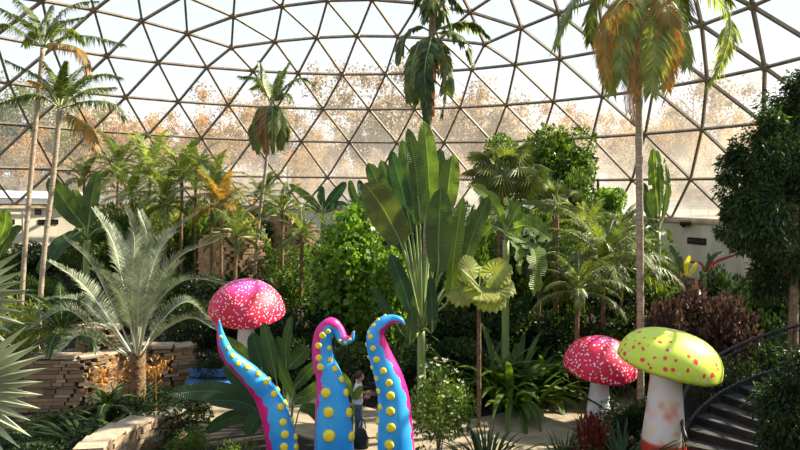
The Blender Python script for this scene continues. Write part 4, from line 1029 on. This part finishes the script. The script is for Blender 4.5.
# strappy clumps
SM = {'dark': strap_mesh('leaves', M['bush'], n=130, L=1.15, w=.10, seed=1, r0=.5), 'grass': strap_mesh('leaves', M['palm'], n=120, L=.9, w=.03, seed=2, e=(45, 88), droop=(20, 90)), 'darker': strap_mesh('leaves', M['palm_dark'], n=150, L=1.0, w=.055, seed=3, r0=.4)}
def clump(label, u, d, vtop, kind='dark', sc=1.0, name='strap_leaf_plant', group=None, seed=0):
    g0 = G(u, d); h = mz(vtop, d, u) - g0[2]
    o = link(name, SM[kind]); o.location = tuple(g0); s_ = max(.4, h / .95); o.scale = (s_ * sc, s_ * sc, s_); o.rotation_euler = (0, 0, seed * 1.7)
    return tag(o, label, 'plant', group)
clump('large clump of broad dark strap leaves in the middle behind the path', 512, 16.6, 338, 'dark', 1.1)
clump('dark strap leaf clump left of the large clump, behind the flowering shrub', 474, 17.2, 340, 'dark', 1.0, seed=1)
clump('dark strap leaf clump right of the large clump, near the red mushroom', 548, 17.5, 340, 'dark', 1.1, seed=2)
clump('fine grassy clump at the bottom edge right of the flowering shrub', 487, 12.2, 420, 'darker', .9)
clump('dark arching grass clump at the foot of the silver palm', 136, 13.5, 394, 'darker', 1.3)
clump('dark arching grass clump in the shade left of the foreground stone wall', 92, 12.6, 408, 'darker', 1.4, seed=1)
clump('spiky dark plant at the foot of the red mushroom on the right', 566, 12.6, 424, 'darker', .6, seed=3)
clump('small spiky green plant left of the yellow green mushroom stem', 622, 12.2, 412, 'darker', 1.0, seed=4)

# orange bromeliads
for (u, d_, vt, lb) in ((104, 14.2, 366, 'orange flowered bromeliad left of the silver palm base'), (118, 14.5, 364, 'small orange flower spike close to the silver palm base'), (156, 14.1, 362, 'yellow orange bromeliad right of the silver palm base')):
    g0 = W(u, vt + 22, d_); g0[2] = max(H(g0[0], g0[1]), 0); hgt = mz(vt, d_, u) - g0[2]
    root = thing('bromeliad', lb, 'plant', tuple(g0))
    mb = MB(); rg = random.Random(u)
    for k in range(26): strap_into(mb, rg.uniform(0, 360), rg.uniform(30, 80), rg.uniform(20, 60), .5 * rg.uniform(.7, 1), .05)
    mb.build('leaves', M['bush'], root)
    mb = MB(); rn = np.random.default_rng(u)
    for k in range(90):
        q = rn.normal(size=3) * [.13, .13, .15] + [0, 0, hgt - .22]; dd_ = nrm(rn.normal(size=3) + [0, 0, .8]); s_ = nrm(np.cross(dd_, rn.normal(size=3)))
        mb.add([q, q + dd_ * .06 + s_ * .02, q + dd_ * .13, q + dd_ * .06 - s_ * .02], [(0, 1, 2, 3)])
    tube(mb, [(0, 0, 0), (0, 0, hgt - .2)], .015, k=5)
    mb.build('flower_head', M['flower_orange'], root)

# big dark tree at the right edge
def big_tree(label, u, d, parts, kind_m, trunk, size=.16, n=9000, seed=0, up=.0, name='leafy_tree'):
    g0 = G(u, d); root = thing(name, label, 'tree', tuple(g0)); mb = MB(); rn = np.random.default_rng(seed)
    tot = sum(p[3] ** 2 for p in parts)
    for (pu, pv, dd, rpx) in parts:
        c = W(pu, pv, d + dd) - g0; R = rpx * d / F; cnt = int(n * rpx ** 2 / tot)
        sub = [c + nrm(rn.normal(size=3)) * R * rn.uniform(.3, .8) for _ in range(max(4, int(rpx / 3)))]
        for i in range(cnt):
            s0_ = sub[i % len(sub)]; q = s0_ + nrm(rn.normal(size=3)) * R * .5 * rn.uniform(.4, 1)
            dirv = nrm((q - c) * .8 / R + rn.normal(size=3) * .5 + np.array([0, 0, -.35])); nn_ = nrm(rn.normal(size=3) + UP * .8); S = nrm(np.cross(dirv, nn_)); s_ = size * rn.uniform(.6, 1.3)
            mb.add([q, q + dirv * s_ * .45 + S * s_ * .17, q + dirv * s_ - UP * s_ * .15, q + dirv * s_ * .45 - S * s_ * .17], [(0, 1, 2, 3)])
    mb.build('foliage', M[kind_m], root)
    mb = MB(); P0 = np.array([0, 0, -.1]); tp = W(*trunk, d) - g0
    tube(mb, spline([P0, tp * .5, tp], 12), [.13, .07], k=8)
    for (pu, pv, dd, rpx) in parts:
        c = W(pu, pv, d + dd) - g0; s_ = tp * .55
        tube(mb, spline([s_, (s_ + c) / 2 + UP * .1, c], 8), [.05, .015], k=5)
    mb.build('trunk', M['bark'], root)
    return root
big_tree('large dark fine-leaved tree filling the right edge before the glazing', 792, 14, [(775, 170, 0, 46), (805, 120, .4, 45), (760, 215, -.4, 38), (790, 250, 0, 42), (745, 190, 0, 26), (738, 160, .2, 18), (815, 190, .3, 50), (775, 130, -.2, 24), (800, 85, .4, 22), (755, 245, .2, 22), (768, 285, .2, 24), (740, 215, 0, 20), (728, 175, .1, 12), (730, 238, 0, 14)], 'ficus', (795, 150), n=42000, size=.13, seed=2)
big_tree('dark hanging bush beside the staircase at the bottom right', 800, 9.6, [(785, 400, 0, 30), (800, 370, 0, 28), (815, 430, 0, 40), (778, 440, 0, 24), (800, 450, .3, 34)], 'bush_dark', (800, 390), size=.11, n=7000, seed=3, name='hanging_bush')

# understory fillers, in groups of look-alikes
rg = random.Random(21)
def fillers(spots, label, group, kinds):
    for k, (u, d_, vt, w_) in enumerate(spots):
        shrub(label, u, d_, vt, w_, kinds[k % len(kinds)], group=group, seed=k)
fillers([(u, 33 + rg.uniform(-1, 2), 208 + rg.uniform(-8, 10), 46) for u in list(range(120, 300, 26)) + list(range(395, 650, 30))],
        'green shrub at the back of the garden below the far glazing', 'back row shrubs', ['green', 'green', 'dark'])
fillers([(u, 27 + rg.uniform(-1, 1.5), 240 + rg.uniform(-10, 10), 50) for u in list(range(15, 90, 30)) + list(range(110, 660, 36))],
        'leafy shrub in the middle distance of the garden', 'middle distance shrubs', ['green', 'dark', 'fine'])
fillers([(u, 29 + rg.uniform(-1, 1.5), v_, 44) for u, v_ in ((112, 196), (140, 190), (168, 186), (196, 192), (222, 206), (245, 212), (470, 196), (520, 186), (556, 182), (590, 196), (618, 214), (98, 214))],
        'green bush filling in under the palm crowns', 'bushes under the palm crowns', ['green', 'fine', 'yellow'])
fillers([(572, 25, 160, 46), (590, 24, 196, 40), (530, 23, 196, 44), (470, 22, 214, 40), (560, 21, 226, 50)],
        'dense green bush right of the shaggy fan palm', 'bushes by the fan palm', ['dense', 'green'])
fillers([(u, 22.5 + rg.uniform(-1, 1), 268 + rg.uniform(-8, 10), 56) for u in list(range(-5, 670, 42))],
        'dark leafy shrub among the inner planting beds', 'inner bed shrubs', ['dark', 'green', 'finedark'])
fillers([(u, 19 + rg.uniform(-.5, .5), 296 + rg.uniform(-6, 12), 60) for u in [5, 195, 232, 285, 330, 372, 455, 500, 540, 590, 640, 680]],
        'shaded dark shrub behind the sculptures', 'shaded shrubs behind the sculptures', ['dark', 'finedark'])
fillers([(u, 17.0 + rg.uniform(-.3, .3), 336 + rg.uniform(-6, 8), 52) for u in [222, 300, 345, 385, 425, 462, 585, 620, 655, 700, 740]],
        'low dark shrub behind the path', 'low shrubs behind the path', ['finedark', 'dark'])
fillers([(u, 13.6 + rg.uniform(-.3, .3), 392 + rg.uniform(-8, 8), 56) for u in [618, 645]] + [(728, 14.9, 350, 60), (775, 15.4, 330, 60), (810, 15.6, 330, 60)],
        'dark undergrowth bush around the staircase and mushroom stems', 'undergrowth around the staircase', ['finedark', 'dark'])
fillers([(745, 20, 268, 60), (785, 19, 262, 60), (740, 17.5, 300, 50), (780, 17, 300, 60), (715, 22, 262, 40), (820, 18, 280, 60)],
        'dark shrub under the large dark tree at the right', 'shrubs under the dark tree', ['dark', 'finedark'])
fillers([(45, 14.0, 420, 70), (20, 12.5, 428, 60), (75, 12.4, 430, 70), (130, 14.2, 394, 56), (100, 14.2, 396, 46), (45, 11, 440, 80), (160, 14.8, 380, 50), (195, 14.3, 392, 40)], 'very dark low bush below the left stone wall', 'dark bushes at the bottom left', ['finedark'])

# ------------------------------------------------------------------ small things
M['black'] = mat('black_plastic', (.012, .012, .014), rough=.4)
M['blue'] = mat('blue_paint', (.03, .12, .35), (.05, .16, .42), rough=.5)
def wall_pt(u, v):
    """point of the inner face of the round wall seen at pixel"""
    for d_ in np.arange(25, 46, .02):
        p = W(u, v, d_)
        if math.hypot(p[0], p[1]) > BR - .27: return p
    return W(u, v, 42)
p = wall_pt(688, 224); a = math.atan2(p[1], p[0]); root = thing('wall_lamp', 'small black floodlight on top of the right concrete wall', 'lamp', tuple(p))
inn = np.array([-math.cos(a), -math.sin(a), 0]); sdv = np.array([-inn[1], inn[0], 0])
mb = MB(); box(mb, inn * .22 + UP * .02, (.42, .26, .2), ax=(sdv, inn, UP)); tube(mb, [inn * .22, inn * .40 - UP * .06], [.1, .13], k=10); mb.build('housing', M['black'], root)
mb = MB(); box(mb, inn * .06, (.08, .16, .08), ax=(sdv, inn, UP)); mb.build('bracket', M['black'], root)
for (u, v, w_, h_, lb) in ((697, 241, .95, .28, 'grey louvred vent in the right concrete wall below the lamp'), (38, 211, .28, .36, 'dark square box vent on the left concrete wall'), (48, 222, 1.0, .25, 'double louvred vent low on the left concrete wall'), (9, 222, .5, .25, 'louvred vent at the far left of the concrete wall'), (736, 245, .8, .25, 'louvred vent in the right wall near the dark tree')):
    p = wall_pt(u, v); a = math.atan2(p[1], p[0]); inn = np.array([-math.cos(a), -math.sin(a), 0]); sdv = np.array([-inn[1], inn[0], 0])
    root = thing('wall_vent', lb, 'vent', tuple(p)); mb = MB()
    for q in (-1, 1):
        box(mb, inn * .02 + sdv * q * w_ / 2, (.04, .06, h_), ax=(sdv, inn, UP)); box(mb, inn * .02 + UP * q * h_ / 2, (w_, .06, .04), ax=(sdv, inn, UP))
    mb.build('frame', M['iron'], root); mb = MB()
    for k in range(4): box(mb, inn * .02 + UP * (k - 1.5) * h_ / 4.4, (w_ - .04, .035, h_ / 7), ax=(sdv, nrm(inn - UP * .5), nrm(UP + inn * .5)))
    mb.build('louvres', M['iron'], root)
# blue bench behind the left tentacle
g0 = G(212, 16.3); root = thing('bench', 'low blue bench behind the leftmost tentacle', 'bench', tuple(g0), YAW)
mb = MB(); box(mb, (0, 0, .45), (1.3, .4, .07)); mb.build('seat', M['blue'], root)
mb = MB(); box(mb, (0, .19, .66), (1.3, .05, .2)); mb.build('backrest', M['blue'], root)
for x in (-.55, .55):
    for y in (-.15, .15):
        mb = MB(); box(mb, (x, y, .21), (.05, .05, .42)); mb.build('leg', M['iron'], root)

# ------------------------------------------------------------------ visitor
M['skin'] = mat('skin', (.42, .22, .14), (.50, .28, .19), rough=.55)
M['shirt'] = mat('white_shirt', (.72, .68, .74), (.80, .78, .82), scale=4, rough=.9)
M['jeans'] = mat('jeans', (.05, .075, .14), (.09, .12, .20), scale=20, rough=.9)
M['hair'] = mat('brown_hair', (.03, .014, .008), (.075, .035, .018), scale=30, rough=.6, stretch=(4, 4, .5))
M['bagm'] = mat('black_bag', (.012, .012, .014), (.03, .03, .03), rough=.7)
M['shoe'] = mat('shoe', (.04, .04, .045), rough=.6)
def skin_mesh(name, V, E, R, m, parent, sub=2):
    me = bpy.data.meshes.new(name); me.from_pydata([tuple(v) for v in V], E, []); me.materials.append(m)
    o = link(name, me, parent)
    s = o.modifiers.new('Skin', 'SKIN'); s.use_smooth_shade = True
    for i, r in enumerate(R):
        me.skin_vertices[0].data[i].radius = (r, r) if np.isscalar(r) else r
    me.skin_vertices[0].data[0].use_root = True
    b_ = o.modifiers.new('Subdivision', 'SUBSURF'); b_.levels = sub; b_.render_levels = sub
    return o
g0 = G(357, 13.7); g0[2] = .05
per = thing('person', 'person with brown ponytail in a white shirt and jeans standing behind the tentacles', 'person', tuple(g0), YAW)
# facing local +x; y away
V = [(0, 0, .90), (0, 0, 1.02), (.0, 0, 1.18), (.01, 0, 1.32), (.02, 0, 1.40), (.03, 0, 1.47),
     (0, -.09, .86), (.02, -.095, .47), (-.01, -.10, .09), (0, .09, .86), (.06, .095, .47), (.07, .10, .09), (.13, -.11, .035), (.20, .11, .035),
     (.0, -.17, 1.37), (-.02, -.21, 1.10), (.15, -.13, 1.10), (.0, .17, 1.37), (.02, .22, 1.12), (.17, .12, 1.13)]
E_ = [(0, 1), (1, 2), (2, 3), (3, 4), (4, 5), (0, 6), (6, 7), (7, 8), (0, 9), (9, 10), (10, 11), (8, 12), (11, 13), (3, 14), (14, 15), (15, 16), (3, 17), (17, 18), (18, 19)]
R_ = [(.12, .15), (.10, .13), (.105, .14), (.11, .15), (.055, .06), .05, .085, .058, .038, .085, .058, .038, .03, .03, .052, .042, .028, .052, .042, .028]
body = skin_mesh('body', V, E_, R_, M['skin'], per)
hb = MB()                                              # head with nose, chin, ears
prof = []
vs = []; K = 20; rows = 14
for i in range(rows + 1):
    th = PI * i / rows
    for j in range(K):
        a = 2 * PI * j / K; x = math.sin(th) * math.cos(a); y = math.sin(th) * math.sin(a); z = math.cos(th)
        px, py, pz = x * .095, y * .075, z * .118
        if x > .2 and z < -.3: px += .012; py *= .8
        if x > .9 and -.35 < z < .12: px += .022 * (1 - abs(y) * 3 if abs(y) < .33 else 0)
        if z < -.5: py *= .85
        vs.append((px, py, pz))
hb.add(vs, [(i * K + j, i * K + (j + 1) % K, (i + 1) * K + (j + 1) % K, (i + 1) * K + j) for i in range(rows) for j in range(K)])
for s in (-1, 1): lathe(hb, [(.005, -.02), (.014, 0), (.005, .02)], 8, c=(-.005, s * .075, -.005))
ho = hb.build('head', M['skin'], per, smooth=True); ho.location = (.045, 0, 1.565); ho.rotation_euler = (0, .12, 0)
M['eye'] = mat('eye', (.02, .012, .01)); M['lip'] = mat('lip', (.45, .13, .11))
eb = MB()
for s in (-1, 1): lathe(eb, [(.003, -.008), (.010, 0), (.003, .008)], 8, c=(.083, s * .03, .008))
eb.build('eyes', M['eye'], ho)
eb = MB(); box(eb, (.098, 0, -.058), (.012, .04, .010)); eb.build('mouth', M['lip'], ho)
hb = MB(); vs = []
for i in range(rows + 1):
    th = PI * .62 * i / rows
    for j in range(K):
        a = 2 * PI * j / K; x = math.sin(th) * math.cos(a); y = math.sin(th) * math.sin(a); z = math.cos(th)
        if x > .55 and z < .45: x = .55; 
        if x > .2 and z < .1: z = .1 + (z - .1) * .2
        vs.append((x * .112 - .012, y * .09, z * .132 + .004))
hb.add(vs, [(i * K + j, i * K + (j + 1) % K, (i + 1) * K + (j + 1) % K, (i + 1) * K + j) for i in range(rows) for j in range(K)])
tube(hb, spline([(-.10, 0, .02), (-.15, 0, -.03), (-.155, 0, -.14), (-.13, 0, -.26)], 10), [.03, .042, .035, .01], k=10)
hair = hb.build('hair', M['hair'], per, smooth=True); hair.location = ho.location; hair.rotation_euler = ho.rotation_euler
sh = skin_mesh('shirt', [(0, 0, .84), (0, 0, 1.03), (.0, 0, 1.18), (.01, 0, 1.33), (.015, 0, 1.395), (.0, -.165, 1.37), (-.015, -.20, 1.20), (.0, .165, 1.37), (.01, .21, 1.22)],
    [(0, 1), (1, 2), (2, 3), (3, 4), (3, 5), (5, 6), (3, 7), (7, 8)], [(.155, .185), (.135, .165), (.125, .155), (.125, .16), .075, .07, .065, .07, .065], M['shirt'], per)
je = skin_mesh('jeans', [(0, 0, .95), (0, 0, .84), (0, -.09, .78), (.02, -.095, .47), (-.01, -.10, .12), (0, .09, .82), (.06, .095, .47), (.07, .10, .12)],
    [(0, 1), (1, 2), (2, 3), (3, 4), (1, 5), (5, 6), (6, 7)], [(.14, .165), (.145, .175), .11, .078, .058, .10, .072, .058], M['jeans'], per)
for s, x0 in ((-.10, 0), (.10, .08)):
    mb = MB(); vs = []
    for i, (xx, w_, h_) in enumerate(((-.06, .03, .07), (-.03, .04, .10), (.05, .042, .085), (.13, .048, .06), (.18, .035, .045), (.205, .01, .03))):
        vs += [(x0 + xx, s - w_, 0), (x0 + xx, s - w_ * .8, h_), (x0 + xx, s + w_ * .8, h_), (x0 + xx, s + w_, 0)]
    mb.add(vs, [(i * 4 + k, i * 4 + 4 + k, i * 4 + 4 + (k + 1) % 4, i * 4 + (k + 1) % 4) for i in range(5) for k in range(4)] + [(3, 2, 1, 0), (20, 21, 22, 23)])
    mb.build('shoe', M['shoe'], per, smooth=True)
for s, hx in ((-1, (.165, -.13, 1.10)), (1, (.185, .12, 1.13))):     # hands: palm, four fingers, thumb
    mb = MB(); c = np.array(hx); f = nrm((1, -s * .35 * -1, .1)); sdv = nrm(np.cross(f, UP)); 
    vs = []
    for q, (w_, t_) in zip((0, .03, .07, .085), ((.022, .016), (.036, .015), (.040, .013), (.036, .010))):
        for y_, z_ in ((-w_, -t_), (w_, -t_), (w_, t_), (-w_, t_)): vs.append(c + f * q + UP * y_ + sdv * z_)
    mb.add(vs, [(i * 4 + k, i * 4 + 4 + k, i * 4 + 4 + (k + 1) % 4, i * 4 + (k + 1) % 4) for i in range(3) for k in range(4)] + [(3, 2, 1, 0), (12, 13, 14, 15)])
    for k, l in enumerate((.060, .072, .070, .052)):
        b0 = c + f * .08 + UP * (.027 - k * .018); cur = sdv * s
        tube(mb, spline([b0, b0 + f * l * .45 + cur * .006, b0 + f * l * .75 + cur * .022, b0 + f * l * .85 + cur * .042], 7), [.009, .008, .006], k=6)
    b0 = c + f * .02 + UP * .03; tube(mb, spline([b0, b0 + f * .025 + UP * .02 + sdv * s * .01, b0 + f * .055 + UP * .018 + sdv * s * .03], 6), [.011, .009, .007], k=6)
    mb.build('hand', M['skin'], per, smooth=True)
per.scale = (.91, .91, .91)
g1 = G(361, 13.3); g1[2] = .05
root = thing('bag', 'black shoulder bag standing on the ground beside the person', 'bag', tuple(g1), YAW)
mb = MB(); vs = []
for z, w_, t_ in ((0, .15, .09), (.05, .17, .11), (.22, .15, .09), (.37, .10, .06), (.42, .05, .02)):
    for j in range(12):
        a = 2 * PI * j / 12; vs.append((w_ * math.copysign(abs(math.cos(a)) ** .6, math.cos(a)), t_ * math.copysign(abs(math.sin(a)) ** .6, math.sin(a)), z))
mb.add(vs, [(i * 12 + j, i * 12 + (j + 1) % 12, i * 12 + 12 + (j + 1) % 12, i * 12 + 12 + j) for i in range(4) for j in range(12)] + [tuple(range(11, -1, -1)), tuple(48 + j for j in range(12))])
mb.build('bag_body', M['bagm'], root, smooth=True)
mb = MB(); tube(mb, spline([(-.10, 0, .41), (-.07, 0, .58), (.05, 0, .60), (.09, 0, .41)], 14), .012, k=6); mb.build('strap', M['bagm'], root)

# ------------------------------------------------------------------ trees outside
FT = {}
for key in ('fall_a', 'fall_b', 'fall_c'):
    FT[key] = []
    for s in (1, 2):
        rn = np.random.default_rng(s); mb = MB(); cl = [(rn.normal(size=3) * [.34, .34, .22] + [0, 0, .62]) for _ in range(26)]
        for i in range(6500):
            q = cl[i % 26] + nrm(rn.normal(size=3)) * .17 * rn.uniform(.1, 1); dv = nrm(rn.normal(size=3)); S = nrm(np.cross(dv, rn.normal(size=3))); z_ = .017
            mb.add([q, q + dv * z_ + S * z_ * .6, q + dv * z_ * 2, q + dv * z_ - S * z_ * .6], [(0, 1, 2, 3)])
        FT[key].append(mb.mesh('foliage', [M[key]]))
mb = MB(); rg = random.Random(2); tube(mb, [(0, 0, 0), (0, 0, .5), (.01, 0, .95)], [.02, .004], k=6)
for k in range(26):
    z0 = rg.uniform(.2, .85); a = rg.uniform(0, 2 * PI); l = rg.uniform(.2, .42) * (1.15 - z0 * .5)
    e_ = np.array([math.cos(a) * l, math.sin(a) * l, z0 + l * rg.uniform(.4, .9)])
    tube(mb, spline([(0, 0, z0), e_ * .5 + np.array([0, 0, z0 * .5 + .0]), e_], 5), [.006, .0015], k=4)
    for _ in range(4):
        f = rg.uniform(.4, 1); b_ = np.array([0, 0, z0]) * (1 - f) + e_ * f; a2 = a + rg.uniform(-1.2, 1.2); l2 = l * .4
        tube(mb, [b_, b_ + np.array([math.cos(a2) * l2, math.sin(a2) * l2, l2 * .7])], [.002, .0006], k=3)
TB = mb.mesh('branches', [mat('outside_bark', (.30, .22, .16), (.40, .30, .22), rough=.9)])
names = {'fall_a': 'orange autumn tree outside the dome glazing', 'fall_b': 'tan half-bare autumn tree outside the dome glazing', 'fall_c': 'olive green tree outside the dome glazing'}
rg = random.Random(9)
spots = [(-10, 70, 84, 'fall_c'), (20, 74, 100, 'fall_c'), (58, 85, 118, 'fall_b')]
for u in range(85, 840, 34): spots.append((u + rg.uniform(-6, 6), rg.uniform(76, 100), rg.uniform(110, 132), rg.choice(['fall_a', 'fall_b', 'fall_a'])))
for u in range(-20, 840, 46): spots.append((u + rg.uniform(-6, 6), rg.uniform(50, 60), rg.uniform(140, 165), rg.choice(['fall_a', 'fall_b', 'fall_b'])))
for u in range(-20, 840, 32): spots.append((u + rg.uniform(-8, 8), rg.uniform(49, 54), rg.uniform(172, 184), rg.choice(['fall_a', 'fall_b'])))
spots += [(480, 80, 82, 'fall_b'), (390, 82, 84, 'fall_b'), (420, 90, 92, 'fall_b'), (690, 85, 96, 'fall_b'), (105, 90, 104, 'fall_a')]
for k, (u, d_, vt, key) in enumerate(spots):
    p = W(u, 200, d_); z0 = BZ - .45 if math.hypot(p[0], p[1]) < 60 else BZ; h_ = mz(vt, d_, u) - z0
    root = thing('autumn_tree', names[key], 'tree', (p[0], p[1], z0), rg.uniform(0, 6), 'autumn trees outside, ' + {'fall_a': 'orange', 'fall_b': 'tan', 'fall_c': 'olive'}[key])
    o = link('foliage', FT[key][k % 2], root); o.scale = (h_ * .85, h_ * .85, h_)
    o = link('trunk', TB, root); o.scale = (h_, h_, h_ * 1.02)
# pale buildings outside at the left
for (u, v, w_, lb) in ((98, 121, 1, 'pale house beyond the glazing behind the left palms'), (18, 201, 10, 'low white roofed building outside at the left wall')):
    d_ = 98 if v < 190 else 50; p = W(u, v, d_); root = thing('house', lb, 'building', (p[0], p[1], BZ - .5), YAW)
    h_ = max(.6, p[2] - BZ + .5)
    mb = MB(); box(mb, (0, 0, h_ / 2), (w_, 6.4, h_)); mb.build('walls', mat('house_wall', (.7, .66, .6), rough=.8), root)
    mb = MB(); w2 = w_ / 2 + .4
    mb.add([(-w2, -3.4, h_), (w2, -3.4, h_), (w2, 3.4, h_), (-w2, 3.4, h_), (-w2, 0, h_ + (1.0 if v < 190 else .5)), (w2, 0, h_ + (1.6 if v < 190 else .5))], [(0, 1, 5, 4), (2, 3, 4, 5), (0, 4, 3), (1, 2, 5), (3, 2, 1, 0)])
    mb.build('roof', mat('house_roof', (.62, .60, .58), rough=.8), root)
